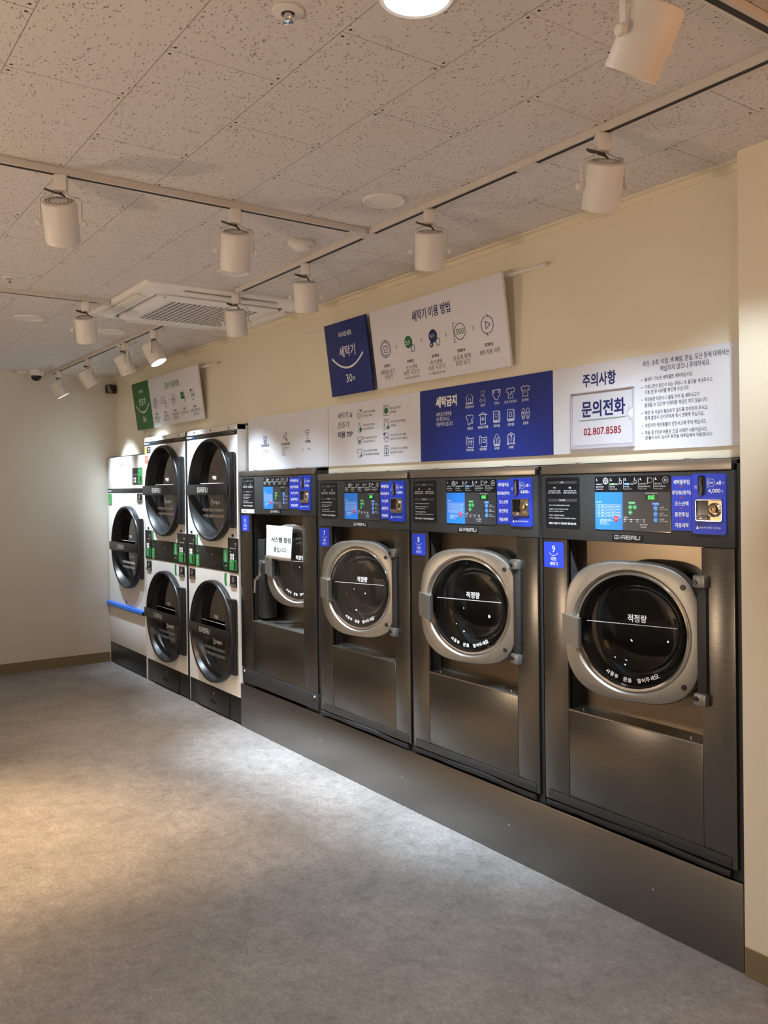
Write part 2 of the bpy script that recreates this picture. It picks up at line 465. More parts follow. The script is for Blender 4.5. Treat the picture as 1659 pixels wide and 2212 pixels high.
ICONS = {
 'house': [([(-.42, -.42), (-.42, .1), (0, .5), (.42, .1), (.42, -.42)], False), ([(-.5, .06), (0, .5), (.5, .06)], False), ([(-.16, -.42), (-.16, -.1), (-.08, 0), (.08, 0), (.16, -.1), (.16, -.42)], False), bx(-.46, .46, -.5, -.42)],
 'teddy': [(circ(0, .27, .2), False), (circ(-.2, .45, .08, 0, 360, 12), False), (circ(.2, .45, .08, 0, 360, 12), False), (circ(0, -.12, .22), False), (circ(-.24, -.34, .13, 0, 360, 14), False), (circ(.24, -.34, .13, 0, 360, 14), False), ([(-.06, .22), (.06, .22)], False)],
 'diaper': [([(-.5, .42), (.5, .42), (.5, .1), (.12, -.45), (-.12, -.45), (-.5, .1)], True), bx(-.42, -.24, .16, .34), bx(.24, .42, .16, .34)],
 'leaf_shirt': [(shirt(), True), ([(-.1, -.2), (.1, .12), (.12, -.05), (.02, -.2), (-.1, -.2)], True)],
 'wool_shirt': [(shirt(), True), (circ(0, -.04, .14), False), ([(-.08, .04), (.08, -.12)], False)],
 'oil_shirt': [([(-.2, .45), (-.5, .32), (-.42, .06), (-.28, .1), (-.28, -.3), (-.18, -.45), (-.08, -.32), (0, -.48), (.1, -.3)], False), ([(.28, .0), (.28, .1), (.42, .06), (.5, .32), (.2, .45), (.08, .36), (-.08, .36), (-.2, .45)], False), ([(.3, .0), (.44, -.26), (.3, -.38), (.16, -.26)], True)],
 'hospital': [bx(-.34, .34, -.5, .28), bx(-.5, .5, .28, .34), ([(-.2, .34), (-.2, .48), (.2, .48), (.2, .34)], False), ([(-.05, .12), (.05, .12), (.05, 0), (.17, 0), (.17, -.1), (.05, -.1), (.05, -.22), (-.05, -.22), (-.05, -.1), (-.17, -.1), (-.17, 0), (-.05, 0)], True)],
 'cotton': BOOK+[(circ(-.05, .12, .16), False), ([(-.05, -.04), (-.05, -.16)], False)],
 'wool_quilt': BOOK+[([(-.05, .34), (-.2, .16), (-.14, -.1), (.04, -.1), (.1, .16)], True)],
 'shoes': [(circ(-.26, 0, .2, 0, 360, 20, .46), False), (circ(.26, 0, .2, 0, 360, 20, .46), False), ([(-.4, .12), (-.12, .12)], False), ([(.12, .12), (.4, .12)], False), (circ(-.26, -.25, .09, 0, 360, 10), False), (circ(.26, -.25, .09, 0, 360, 10), False), ([(-.34, 0), (-.18, 0)], False), ([(.18, 0), (.34, 0)], False)],
 'roll': [([(-.28, -.5), (.48, -.5), (.48, .32), (-.2, .32)], False), ([(-.48, -.35), (-.48, .38), (-.36, .5), (-.24, .38), (-.24, -.2)], False), (circ(-.34, -.34, .14, -90, 200), False), ([(.0, -.3), (.0, .2)], False), ([(.2, -.3), (.2, .2)], False), ([(-.1, 0), (.36, 0)], False)],
 'car_roll': [([(-.28, -.5), (.48, -.5), (.48, .32), (-.2, .32)], False), ([(-.48, -.35), (-.48, .38), (-.36, .5), (-.24, .38), (-.24, -.2)], False), (circ(-.34, -.34, .14, -90, 200), False), ([(-.02, -.12), (-.02, .02), (.06, .16), (.24, .16), (.32, .02), (.32, -.12)], True)],
 'fur_coat': [(circ(0, .3, .2), False), ([(-.2, .3), (-.38, .1), (-.42, -.3), (-.28, -.3), (-.26, .0)], False), ([(.2, .3), (.38, .1), (.42, -.3), (.28, -.3), (.26, .0)], False), ([(-.26, -.05), (-.26, -.48), (.26, -.48), (.26, -.05)], False), ([(0, .1), (0, -.48)], False), bx(-.34, .34, -.5, -.4)],
 'leather': [([(-.15, .45), (-.38, .34), (-.46, -.45), (-.3, -.45), (-.26, .1)], False), ([(.15, .45), (.38, .34), (.46, -.45), (.3, -.45), (.26, .1)], False), ([(-.26, -.4), (-.05, -.4), (.05, .1), (-.15, .45)], False), ([(.26, -.4), (-.05, -.4)], False), ([(.15, .45), (.02, .1)], False), ([(-.15, .45), (0, .52), (.15, .45)], False)],
 'washer_door': [(circ(0, 0, .48), False), (circ(0, 0, .38), False), (shirt(.42), True)],
 'hand': [(HAND, True)],
 'coin': [(circ(.06, 0, .42), False), ([(-.3, .5), (-.44, .5), (-.44, -.5), (-.3, -.5)], False)],
 'coin_ring': [(circ(0, 0, .4, 0, 360, 26, .48), False)],
 'start': [(circ(0, 0, .46, 100, 260), False), (circ(0, 0, .46, 280, 440), False), ([(-.12, .2), (.22, 0), (-.12, -.2)], True), ([(.0, .4), (.1, .48), (.0, .55)], False), ([(.0, -.4), (-.1, -.48), (.0, -.55)], False)],
 'play': [(circ(0, 0, .46), False), ([(-.12, .2), (.22, 0), (-.12, -.2)], True)],
 'cart': [([(-.5, .4), (-.36, .4), (-.2, -.2), (.38, -.2), (.46, .25)], False), ([(-.2, -.2), (-.26, -.36), (.4, -.36)], False), (circ(-.12, -.45, .06, 0, 360, 8), False), (circ(.3, -.45, .06, 0, 360, 8), False), (shirt(.5, .1, .12), True)],
 'cctv': [([(-.42, .08), (.2, .5), (.45, .22), (-.25, -.14)], True), ([(.1, -.02), (.1, -.3), (.3, -.3)], False), bx(.28, .4, -.48, -.2)],
 'wifi': [(circ(0, -.35, .75, 50, 130, 12), False), (circ(0, -.35, .52, 50, 130, 10), False), (circ(0, -.35, .3, 50, 130, 8), False), (circ(0, -.38, .06, 0, 360, 8), False)],
 'machine': [bx(-.4, .4, -.5, .5), (circ(0, -.02, .3, 0, 360, 20), False), ([(-.3, .4), (.1, .4)], False)],
 'bottle': [([(-.22, -.5), (-.22, .1), (-.06, .3), (-.06, .48), (.06, .48), (.06, .3), (.22, .1), (.22, -.5)], True)],
 'shirts': [(shirt(.9), True), ([(.3, -.2), (.5, .1), (.5, .34)], False)],
 'shirt': [(shirt(), True)],
 'pail': [(circ(0, 0, .38, 0, 360, 22, .48), False), (circ(-.02, -.1, .18), False)],
}

# ------------------------------------------------------------------ the room
WALL_Y, LEFT_X, RIGHT_X = .08, -7.84, -1.552
struct('floor', MB().box(LEFT_X-.1, 1.4, -3.9, .9, -.08, 0), 'stone_vinyl')
struct('ceiling', MB().box(LEFT_X-.1, 1.4, -3.9, .3, CEIL, CEIL+.06), 'fissured_tile')
w = MB()
w.box(LEFT_X, -6.893, WALL_Y, .2, 1.86, CEIL)
w.box(-6.893, -5.13, WALL_Y, .2, 1.992, CEIL)
w.box(-5.13, -4.143, WALL_Y, .2, 1.678, CEIL)
w.box(-4.143, RIGHT_X, WALL_Y, .2, 1.637, CEIL)
struct('wall_back', w, 'cream_wall')
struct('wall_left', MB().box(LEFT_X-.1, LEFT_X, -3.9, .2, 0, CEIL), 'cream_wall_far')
struct('wall_right', MB().box(RIGHT_X, 1.4, 0, .3, 0, CEIL), 'cream_wall')
struct('baseboard_left', MB().box(LEFT_X, LEFT_X+.008, -3.9, -.004, 0, .09), 'taupe_vinyl')
struct('baseboard_right', MB().box(RIGHT_X+.004, 1.4, -.008, 0, 0, .09), 'taupe_vinyl')
struct('trim_1', MB().box(LEFT_X, RIGHT_X, .052, WALL_Y, CEIL-.008, CEIL).box(LEFT_X, RIGHT_X, .072, WALL_Y, CEIL-.03, CEIL-.008), 'cream_wall')

# ------------------------------------------------------------------ plinth under the washers
PL_Z = .282
pl = thing('plinth', 'long brushed stainless steel plinth under the row of four washers', 'plinth', (-3.35, 0, 0))
o = (-3.35, 0, 0)
obj('front_panel', MB(o).bbox(-5.144, -1.556, 0, .03, .001, PL_Z, .0025), 'plinth_steel', pl)
obj('deck', MB(o).box(-5.144, -1.556, .03, .74, PL_Z-.03, PL_Z-.002), 'charcoal_metal', pl)
for x in (-4.84, -4.14, -3.365, -2.62, -1.90):
    obj('rivet', MB(o).lathe((x, 0, .138), [(.0001, -.0022), (.003, -.0018), (.0042, 0)], 'y', 12, True), 'chrome', pl)

# ------------------------------------------------------------------ washing machines
def smile(mb, x, z, w, d, t, y):
    mb.stroke([(x-w/2+w*k/14, z-d*(1-((k-7)/7)**2)) for k in range(15)], t, y)

STEP_LINES = [('세탁물을 넣고', '문을 닫아주세요.'), ('코스선택', '누르세요.'), ('추가선택', '누르세요.'), ('요금에 맞게', '동전을 투입해주세요.'), ('동전 투입 후', '자동으로 작동됩니다.')]
def fascia_graphics(t, o, x0, s, yf):
    """s: spans. all x relative to x0"""
    zt, zb = s['z1'], s['z0']; H = zt-zb
    Z = lambda k: zt-k*H                    # k: 0 top .. 1 bottom
    y = yf-.002
    # instruction plate
    a, b = s['instr']; a += x0; b += x0; W = b-a; X = lambda k: a+k*W
    ip = obj('instruction_plate', MB(o).rrect(a, b, zb, zt, y, .006, 4, yf+.001), 'black_gloss', t)
    g = MB(o).rect(X(.07), X(.93), Z(.125), Z(.075), y-.0004).rect(X(.07), X(.93), Z(.48), Z(.425), y-.0004)
    prt('heading_bar', g, 'panel_grey', ip)
    q = y-.0008
    tx = MB(o).text('경고', X(.5), Z(.10), .0075, q).text('주의사항', X(.5), Z(.452), .0075, q)
    tx.text('화재', X(.27), Z(.205), .0065, q).text('폭발', X(.73), Z(.205), .0065, q)
    for k, (l1, l2) in enumerate((('세탁물 분리 드럼을', '인화성 물질로 하십시오.'), ('세탁물 꺼내지 않은 경우', '인체를 끼일 염려 있습니다.'))):
        tx.text(l1, X(.27+.46*k), Z(.265), .0048, q, W*.36).text(l2, X(.27+.46*k), Z(.305), .0048, q, W*.40)
    for k, (l, ww) in enumerate((('세탁기 이용 전 세탁물 내부를 확인 하세요.', .62), ('세탁물이 무거우니 꼭 분리하여 하세요.', .58), ('(세탁 시 고장이 발생될 수 있습니다.)', .44), ('세탁물이 기준용량을 지켜주세요.', .46), ('과다 투입 시 세탁 불량 및 세탁기 고장이 발생할 수 있습니다.', .80))):
        tx.text(l, X(.10), Z((.555, .63, .675, .755, .81)[k]), .0046, q, W*ww, 'l')
    tx.text('세탁시 미온수가 기본으로 제공 됩니다.', X(.5), Z(.915), .0085, q, W*.82, bold=.01)
    prt('lettering', tx, 'ink_white', ip)
    # control panel
    a, b = s['disp']; a += x0; b += x0; W = b-a
    cp = obj('control_panel', MB(o).rrect(a, b, zb-.002, zt, y, .005, 4, yf+.001), 'black_gloss', t)
    zs = Z(.295)
    prt('course_chart', MB(o).rect(a+.001, a+.385*W, zb, zs, y-.0004), 'chart_blue', cp)
    prt('keypad_field', MB(o).rect(a+.385*W, b-.001, zb, zs, y-.0004), 'panel_grey', cp)
    tx = MB(o); gr = MB(o); bl = MB(o); q = y-.0008
    for k in range(5):
        sx = a+W*(.02+.196*k)
        tx.text('%d.' % (k+1), sx+.002, Z(.06), .008, q, align='l', bold=.02)
        tx.icon(('washer_door', 'hand', 'hand', 'coin', 'play')[k], sx+.135*W, Z(.085), .024 if k != 3 else .022, .0011, q)
        l1, l2 = STEP_LINES[k]
        if k in (1, 2):
            (gr if k == 1 else bl).rect(sx, sx+.065*W, Z(.165), Z(.13), q)
            tx.text(l1, sx+.0325*W, Z(.148), .0052, q-.0003, .058*W); tx.text('버튼을', sx+.07*W, Z(.148), .0048, q, .05*W, 'l')
        else: tx.text(l1, sx, Z(.148), .0052, q, .09*W, 'l')
        tx.text(l2, sx, Z(.195), .0052, q, (.11, .07, .07, .145, .14)[k]*W, 'l').text('(500원 동전만 사용하세요)', sx, Z(.24), .0034, q, .10*W, 'l')
        if k: tx.rect(sx-.012*W, sx-.0095*W, Z(.24), Z(.04), q)
    cx = a+.02*W
    tx.text('코스 안내', cx, Z(.48), .006, q, align='l')
    for k in range(5): tx.rect(cx, a+.37*W, Z(.53+.058*k)-.0002, Z(.53+.058*k)+.0003, q)
    for k, u in enumerate((.07, .13, .22, .265)): tx.rect(cx+u*W, cx+u*W+.0005, Z(.76), Z(.53), q)
    for r_ in range(4):
        for k, (u, ww, l) in enumerate(((.02, .035, '표준'), (.078, .04, '30분'), (.14, .07, '세탁 2회 헹굼'), (.226, .03, '40℃'), (.275, .07, '세탁+헹굼+탈수'))):
            tx.text(l, cx+u*W, Z(.56+.058*r_), .0042, q, ww*W*.9, 'l')
    tx.text('코스 변경시 표준코스 누르세요', cx+.05*W, Z(.815), .0052, q, .16*W, 'l').text('세탁 중에는 변경 불가', cx+.05*W, Z(.86), .004, q, .10*W, 'l').text('종료 후 재시작 하세요', cx+.05*W, Z(.895), .004, q, .13*W, 'l')
    tx.rect(cx+.05*W, cx+.24*W, Z(.84), Z(.837), q)
    # led, buttons
    lx = a+.765*W
    prt('red_button', MB(o).rrect(a+.27*W, a+.325*W, Z(.84), Z(.745), y-.001, .003, 3, y), 'red_button', cp)
    tx.text('STOP', a+.2975*W, Z(.79), .0042, y-.0014)
    led = obj('led_display', MB(o).rrect(lx-.08*W, lx+.075*W, Z(.44), Z(.345), y-.0016, .002, 3, y), 'led_window', cp)
    if s['led']:
        prt('led_digits', MB(o).text(s['led'], lx+.0, Z(.392), .0125, y-.0022, .026, bold=.02), 'led_green', cp)
    tx.text('세탁 요금 잔액(원) 표시', lx, Z(.32), .0052, q, .15*W)
    gx = a+.51*W
    prt('heading_tab', MB(o).rrect(gx-.045*W, gx+.045*W, Z(.515), Z(.47), y-.0008, .002, 3, y), 'green_button', cp)
    tx.text('코스선택', gx, Z(.4925), .005, y-.0012, .07*W)
    for (du, dk, l) in ((-.02, .575, '표준'), (.038, .575, '강력'), (-.02, .67, '이불')):
        prt('course_button', MB(o).lathe((gx+du*W, y, Z(dk)), [(.0086, 0), (.0086, -.0012), (.0078, -.0016)], 'y', 18, False, True), 'green_button', cp)
        tx.text(l, gx+du*W, Z(dk), .0045, y-.0021)
    ox = a+.815*W
    prt('heading_tab', MB(o).rrect(ox-.045*W, ox+.045*W, Z(.53), Z(.485), y-.0008, .002, 3, y), 'sky_blue_button', cp)
    tx.text('추가선택', ox, Z(.5075), .005, y-.0012, .07*W)
    for k in range(3):
        prt('option_button', MB(o).lathe((ox, y, Z(.585+.106*k)), [(.0094, 0), (.0094, -.0012), (.0086, -.0016)], 'y', 18, False, True), 'sky_blue_button', cp)
        tx.text(('온수', '헹굼', '탈수')[k], ox, Z(.585+.106*k), .0045, y-.0021)
        tx.text(('온수 세탁', '헹굼 추가', '탈수 강화')[k], ox+.05*W, Z(.57+.106*k), .0047, q, .055*W, 'l').text('(동전 1개 500원)', ox+.05*W, Z(.605+.106*k), .0042, q, .10*W, 'l')
    tx.text('진행상태', a+.40*W, Z(.762), .005, q, .05*W, 'l')
    for k in range(4): tx.rect(a+(.40+.085*k)*W, a+(.425+.085*k)*W, Z(.803), Z(.793), q).text(('세탁', '헹굼', '탈수', '완료')[k], a+(.412+.085*k)*W, Z(.835), .0048, q)
    tx.rect(a+.40*W, a+.68*W, Z(.799), Z(.797), q)
    tx.text('세탁이 완료되면', a+.66*W, Z(.885), .0048, q, .10*W).text('꺼내 주세요.', a+.66*W, Z(.93), .0048, q, .08*W)
    prt('lettering', tx, 'ink_white', cp); prt('green_marks', gr, 'green_button', cp); prt('blue_marks', bl, 'sky_blue_button', cp)
    # flow label
    a, b = s['flow']; a += x0; b += x0; W = b-a; m = (a+b)/2
    fl = obj('guide_label', MB(o).box(a, b, y, yf+.001, Z(.965), Z(.025)), 'label_blue', t)
    for k, l in enumerate(s['words']):
        zz = Z(.125+.187*k)
        prt('step_word', MB(o).text(l, m, zz, .0155, q, W*(.80 if len(l) < 6 else .93) if len(l) > 4 else W*.68, bold=.012), 'ink_white', fl)
        if k < 4: prt('arrow_mark', MB(o).add([(m-.006, q, zz-.0135), (m+.006, q, zz-.0135), (m, q, zz-.020)], [(0, 1, 2)]), 'red_button', fl)
    # coin panel
    a, b = s['coin']; a += x0; b += x0; W = b-a; X = lambda k: a+k*W
    cn = obj('coin_panel', MB(o).rrect(a, b, zb-.002, zt+.002, yf-.006, .008, 4, yf+.001), 'label_blue', t)
    yc = yf-.0064
    obj('coin_slot', MB(o).rrect(X(.20), X(.41), Z(.345), Z(.02), yc-.002, .008, 5, yc), 'black_gloss', cn)
    obj('coin_chute', MB(o).tube([(X(.30), yc-.003, Z(.05)), (X(.29), yc-.005, Z(.16)), (X(.31), yc-.004, Z(.24)), (X(.30), yc-.006, Z(.36))], .0045, 8), 'chrome', cn)
    # return pocket: dark box frame with chrome rim and brass lock
    px0, px1, pz0, pz1 = X(.12), X(.90), Z(.79), Z(.425)
    rim = MB(o)
    for bx0, bx1, bz0, bz1 in ((px0, px1, pz1-.003, pz1), (px0, px1, pz0, pz0+.003), (px0, px0+.003, pz0, pz1), (px1-.003, px1, pz0, pz1)):
        rim.box(bx0, bx1, yc-.004, yc, bz0, bz1)
    obj('return_pocket_rim', rim, 'chrome', cn)
    obj('return_pocket', MB(o).rect(px0+.002, px1-.002, pz0+.002, pz1-.002, yc-.0005), 'black_gloss', cn)
    obj('coin_tray', MB(o).bbox(px0+.006, px0+.048*W/.125, yc-.012, yc, pz0+.003, pz0+.018, .003), 'chrome', cn)
    obj('lock_plate', MB(o).box(X(.50), px1-.004, yc-.002, yc, pz0+.004, pz1-.004), 'brass', cn)
    obj('lock_cup', MB(o).lathe((X(.68), yc, Z(.60)), [(.021, 0), (.024, -.004), (.019, -.010), (.016, -.006)], 'y', 24), 'chrome', cn)
    obj('lock', MB(o).lathe((X(.68), yc, Z(.585)), [(.013, -.003), (.013, -.014), (.005, -.015), (.004, -.011), (.001, -.011)], 'y', 20, False, True), 'brass', cn)
    tx = MB(o); q = yc-.0004
    tx.icon('coin', X(.57), Z(.145), .030, .0012, q).text('500', X(.575), Z(.145), .008, q).text(s['count'], X(.73), Z(.145), .0125, q, align='l', bold=.01).text('개', X(.93), Z(.15), .007, q)
    tx.text(s['price'], X(.67), Z(.285), .0145, q, W*.36, bold=.01).text('원', X(.90), Z(.29), .007, q)
    tx.add([(X(.12), q, Z(.925)), (X(.20), q, Z(.925)), (X(.16), q, Z(.865))], [(0, 1, 2)]).text('500원 짜리 주화만 사용하세요.', X(.54), Z(.90), .0068, q, W*.64)
    tx.text('동전', X(.12), Z(.20), .0055, q).text('투입', X(.12), Z(.23), .0055, q)
    prt('lettering', tx, 'ink_white', cn)

HW, HH = .252, .246
def washer_door(t, hx, hy, zc, ang, line=True):
    """door hinged at (hx, hy); local frame: x = -0.5 .. 0, front at y = 0, z around the ring centre"""
    N = 96
    def ring(a, b, n, y, cx=-HW):
        L = []
        for k in range(N):
            th = 2*PI*k/N; c, q = math.cos(th), math.sin(th)
            rr = 1/((abs(c)/a)**n+(abs(q)/b)**n)**(1/n)
            L.append((cx+rr*c, y, rr*q))
        return L
    rings = [ring(HW-.006, HH-.006, 3.0, .048), ring(HW, HH, 3.0, .040), ring(HW, HH, 3.0, .010), ring(HW-.0035, HH-.0035, 3.0, .003), ring(HW-.009, HH-.009, 3.0, 0),
             ring(.219, .219, 2, 0), ring(.216, .216, 2, .002), ring(.211, .211, 2, .012), ring(.208, .208, 2, .048)]
    d = obj('door', MB().loft(rings, loop=True), 'door_steel', t, (hx-t.location.x, hy-t.location.y, zc-t.location.z), ang, 30)
    obj('glass_ring', MB().lathe((-HW, 0, 0), [(.2108, .011), (.2055, .006), (.199, .009), (.196, .020), (.204, .046)], 'y', 72), 'chrome', d)
    obj('door_seal', MB().lathe((-HW, 0, 0), [(.236, .046), (.241, .058), (.238, .078), (.215, .086), (.203, .080), (.201, .048)], 'y', 64), 'rubber', d)
    obj('glass', MB().lathe((-HW, 0, 0), [(.196, .018), (.189, .032), (.181, .060), (.164, .100), (.128, .128), (.07, .140), (.0005, .144)], 'y', 64, False, True), 'washer_glass', d, smooth=60)
    obj('glass_front', MB().lathe((-HW, 0, 0), [(.197, .014), (.0005, .0135)], 'y', 64, False, True), 'washer_front_glass', d)
    obj('highlight_collar', MB().lathe((-HW, 0, 0), [(.1962, .017), (.1895, .032), (.1815, .060), (.176, .072)], 'y', 72), 'highlight_steel', d, smooth=60)  # reflective collar added inside the bowl to catch the beams as highlights
    # folded pull handle on the left edge
    h = [(-2*HW-.004, -.002), (-.436, -.026), (-.433, -.022), (-.437, .006), (-2*HW+.012, .012)]
    top = [(a, b, .046 if i in (0, 4) else .034) for i, (a, b) in enumerate(h)]
    bot = [(a, b, -.058 if i in (0, 4) else -.074) for i, (a, b) in enumerate(h)]
    obj('handle', MB().loft([bot, top], True, True), 'handle_steel', d, smooth=20)
    for z in (.168, -.168):
        obj('cap', MB().lathe((-.062, 0, z), [(.0001, -.004), (.0085, -.004), (.010, -.0015), (.010, .002)], 'y', 18, True), 'black_plastic', d)
    tx = MB()
    if line:
        tx.text('적정량', -.228, .048, .027, .0125, .068, bold=.010)
        for k in range(58): tx.rect(-.416+k*.0057, -.4128+k*.0057, .0245, .0272, .0125)
    msg = '사용후 문을 열어두세요'
    for k, ch in enumerate(msg):
        if ch == ' ': continue
        th = R(240+62*k/(len(msg)-1)); q = MB().text(ch, 0, 0, .015, .0125, bold=.012)
        c, n = math.cos(th+PI/2), math.sin(th+PI/2)
        tx.add([(-HW+.171*math.cos(th)+a*c-b*n, y_, .171*math.sin(th)+a*n+b*c) for a, y_, b in q.v], q.f)
    prt('lettering', tx, 'ink_white', d)
    # hinge bracket
    o = t.location
    hb = obj('hinge', MB((o.x, o.y, o.z)).bbox(hx-.006, hx+.030, hy-.022, hy+.02, zc-.175, zc+.175, .006), 'charcoal_metal', t)
    for q in (1, -1):
        obj('hinge_block', MB((o.x, o.y, o.z)).bbox(hx-.014, hx+.032, hy-.032, hy+.02, zc+q*.194-.021, zc+q*.194+.021, .006), 'handle_grey', hb)
        obj('hinge_plug', MB((o.x, o.y, o.z)).lathe((hx-.002, hy-.032, zc+q*.192), [(.0001, -.003), (.008, -.003), (.009, 0)], 'y', 16, True), 'black_plastic', hb)
    return d

def washer(x0, number, kind, label, s):
    """x0: left edge of the front.  s: the measures of this model"""
    W, zt = s['W'], s['top']
    o = (x0, 0, PL_Z); t = thing('washing_machine', label, 'washing machine', o, 'front loading washers')
    L = lambda a: x0+a
    zf = s['fz']                                   # bottom of the fascia
    # carcass: sides, back, top
    c = MB(o)
    c.box(L(.0), L(.012), .012, .74, PL_Z+.002, zt-.004).box(L(W-.012), L(W), .012, .74, PL_Z+.002, zt-.004)
    c.box(L(.012), L(W-.012), .72, .74, PL_Z+.002, zt-.004).box(L(0), L(W), .012, .74, zt-.016, zt-.003)
    c.box(L(.012), L(W-.012), s['rd']+.003, s['rd']+.02, PL_Z+.002, s['op'][2]).box(L(.012), L(s['op'][0]), .014, .02, PL_Z+.002, zf).box(L(s['op'][1]), L(W-.012), .014, .02, PL_Z+.002, zf)
    obj('body', c, 'charcoal_metal', t)
    tt = obj('top_trim', MB(o).bbox(L(.001), L(W-.022), -.004, .05, zt-.036, zt, .003), 'trim_steel', t)
    for k in (.22, .78):
        obj('clip', MB(o).bbox(L(W*k-.012), L(W*k+.012), .0, .02, zt, zt+.006, .002), 'chrome', tt)
    obj('control_fascia', MB(o).bbox(L(0), L(W-.014), 0, .04, zf, zt-.037, .003), 'charcoal', t)
    fascia_graphics(t, o, x0, s, 0)
    # name plate
    a, b = s['badge']
    np_ = obj('name_plate', MB(o).bbox(L(a), L(b), -.005, .0, zf+.008, zf+.031, .002), 'black_plastic', t)
    prt('lettering', MB(o).tech('GIRBAU', L((a+b)/2), zf+.0195, .0120, (b-a)*.80, -.0056), 'badge_silver', np_)
    # columns, lower panel
    a0, a1, oz0, oz1 = s['op'][0], s['op'][1], s['op'][2], zf
    bz = s['bz']
    obj('side_column', MB(o).bbox(L(.004), L(a0), 0, .014, bz, zf-.001, .0025), 'brushed_steel', t)
    obj('side_column', MB(o).bbox(L(a1), L(W-.016), 0, .014, bz, zf-.001, .0025), 'brushed_steel', t)
    obj('lower_panel', MB(o).bbox(L(a0+.001), L(a1-.001), .0005, .014, bz, oz0-.002, .002), 'brushed_steel', t)
    # recess
    rd = s['rd']; hx, hy, dz = x0+s['hinge'][0], s['hinge'][1], s['dz']
    ccx, cr = hx-.255, .198
    obj('recess_panel', MB(o).plate_hole(L(a0), L(a1+s.get('ext', 0)), oz0+.01, oz1, ccx, dz, cr, rd, rd+.003), 'recess_steel', t)
    rv = MB(o).box(L(a0-.003), L(a0), .014, rd, oz0, oz1).box(L(a1), L(a1+.003), .014, rd, oz0, oz1).box(L(a0), L(a1), .04, rd, oz1-.003, oz1)
    obj('reveal', rv, 'charcoal_metal', t)
    sl = MB(o)
    sl.add([(L(a0), 0, oz0-.002), (L(a1), 0, oz0-.002), (L(a1), 0, oz0+.003), (L(a0), 0, oz0+.003), (L(a0), rd, oz0+.012), (L(a1), rd, oz0+.012), (L(a0), rd, oz0+.004), (L(a1), rd, oz0+.004)],
           [(0, 1, 2, 3), (3, 2, 5, 4), (4, 5, 7, 6), (6, 7, 1, 0), (0, 3, 4, 6), (1, 7, 5, 2)])
    si = obj('sill', sl, 'trim_steel', t, smooth=20)
    for k in (.1, .9): obj('stud', MB(o).cyl((L(a0+(a1-a0)*k), .02, oz0+.005), .003, 0, .008, 'z', 10), 'chrome', si)
    obj('gasket', MB(o).lathe((ccx, rd, dz), [(.235, .0), (.236, -.010), (.222, -.022), (.205, -.018), (.198, .0), (.196, .05), (.206, .06)], 'y', 64), 'rubber', t)
    dr = MB(o).lathe((ccx, rd, dz), [(.206, .055), (.255, .075), (.262, .10), (.262, .42), (.25, .445), (.06, .46), (.0005, .462)], 'y', 64, False, True)
    dm = obj('drum', dr, 'drum_steel', t)
    for k in range(3):
        th = R(30+120*k); rib = []
        for yy in (.11, .40):
            rib.append([(ccx+math.cos(th+e)*q, rd+yy, dz+math.sin(th+e)*q) for e, q in ((-.14, .262), (-.05, .20), (.05, .20), (.14, .262))])
        obj('drum_rib', MB(o).loft(rib, True, True), 'drum_steel', dm)
    # lock plate seen behind the glass on the left of the opening
    obj('lock_plate', MB(o).bbox(L(a0+.03), L(a0+.052), rd-.012, rd, dz-.075, dz+.075, .003), 'black_plastic', t)
    if s.get('kick'):
        obj('kick_rail', MB(o).bbox(L(.024), L(W-.034), -.004, .001, bz+.004, bz+.036, .001), 'charcoal', t)
        path = []
        for k in range(25):
            u = k/24; path.append((L(.012+(W-.05)*u), .004+.004*math.sin(u*9), PL_Z+.0185+.006*math.sin(u*PI*1.1)+.002*math.sin(u*13)))
        obj('foam_seal', MB(o).tube(path, .013, 12), 'rubber', t)
    st = obj('number_sticker', MB(o).rrect(L(s['stk'][0]), L(s['stk'][1]), zf-.112, zf-.012, -.0012, .004, 3, 0), 'label_blue', t)
    m = L((s['stk'][0]+s['stk'][1])/2); q = -.0016; zz = zf-.012
    tx = MB(o).text(number, m, zz-.027, .026, q).text(kind, m, zz-.066, .0145, q).text('세탁기', m, zz-.085, .0145, q)
    smile(tx, m, zz-.043, .044, .010, .0022, q)
    prt('lettering', tx, 'ink_white', st)
    washer_door(t, hx, hy, dz, s['ang'])
    return t

WORDS = ('세탁물투입', '문닫음(딸깍)', '코스선택', '동전투입', '자동세탁')
BIG = dict(W=.852, top=1.632, fz=1.344, bz=.318, instr=(.024, .197), disp=(.272, .602), flow=(.606, .684), coin=(.688, .812), z0=1.389, z1=1.583, badge=(.352, .485),
           op=(.13, .716, .690), rd=.07, hinge=(.708, .012), dz=1.037, ang=R(15.5), stk=(.011, .112), kick=True, led='SE', words=WORDS, count='x8', price='4,000')
XL = dict(BIG, W=.982, top=1.672, fz=1.396, bz=.396, instr=(.045, .212), disp=(.343, .665), flow=(.672, .792), coin=(.797, .922), z0=1.431, z1=1.625, badge=(.43, .56),
          op=(.164, .818, .712), rd=.145, ext=.12, hinge=(.930, .092), dz=1.097, stk=(.028, .135), kick=False, led='', words=('세탁물투입', '손잡이돌림', '코스선택', '동전투입', '자동세탁'), count='x10', price='5,000')
w6 = washer(-5.126, '6', '특대형', 'tallest steel washer, sticker 6, with a paper notice on its door', XL)
w7 = washer(-4.126, '7', '대형', 'steel washer with sticker 7, between the noticed washer and the one marked 8', BIG)
w8 = washer(-3.273, '8', '대형', 'steel washer with sticker 8, third along the plinth', BIG)
w9 = washer(-2.411, '9', '대형', 'nearest steel washer with sticker 9, beside the cream wall', BIG)
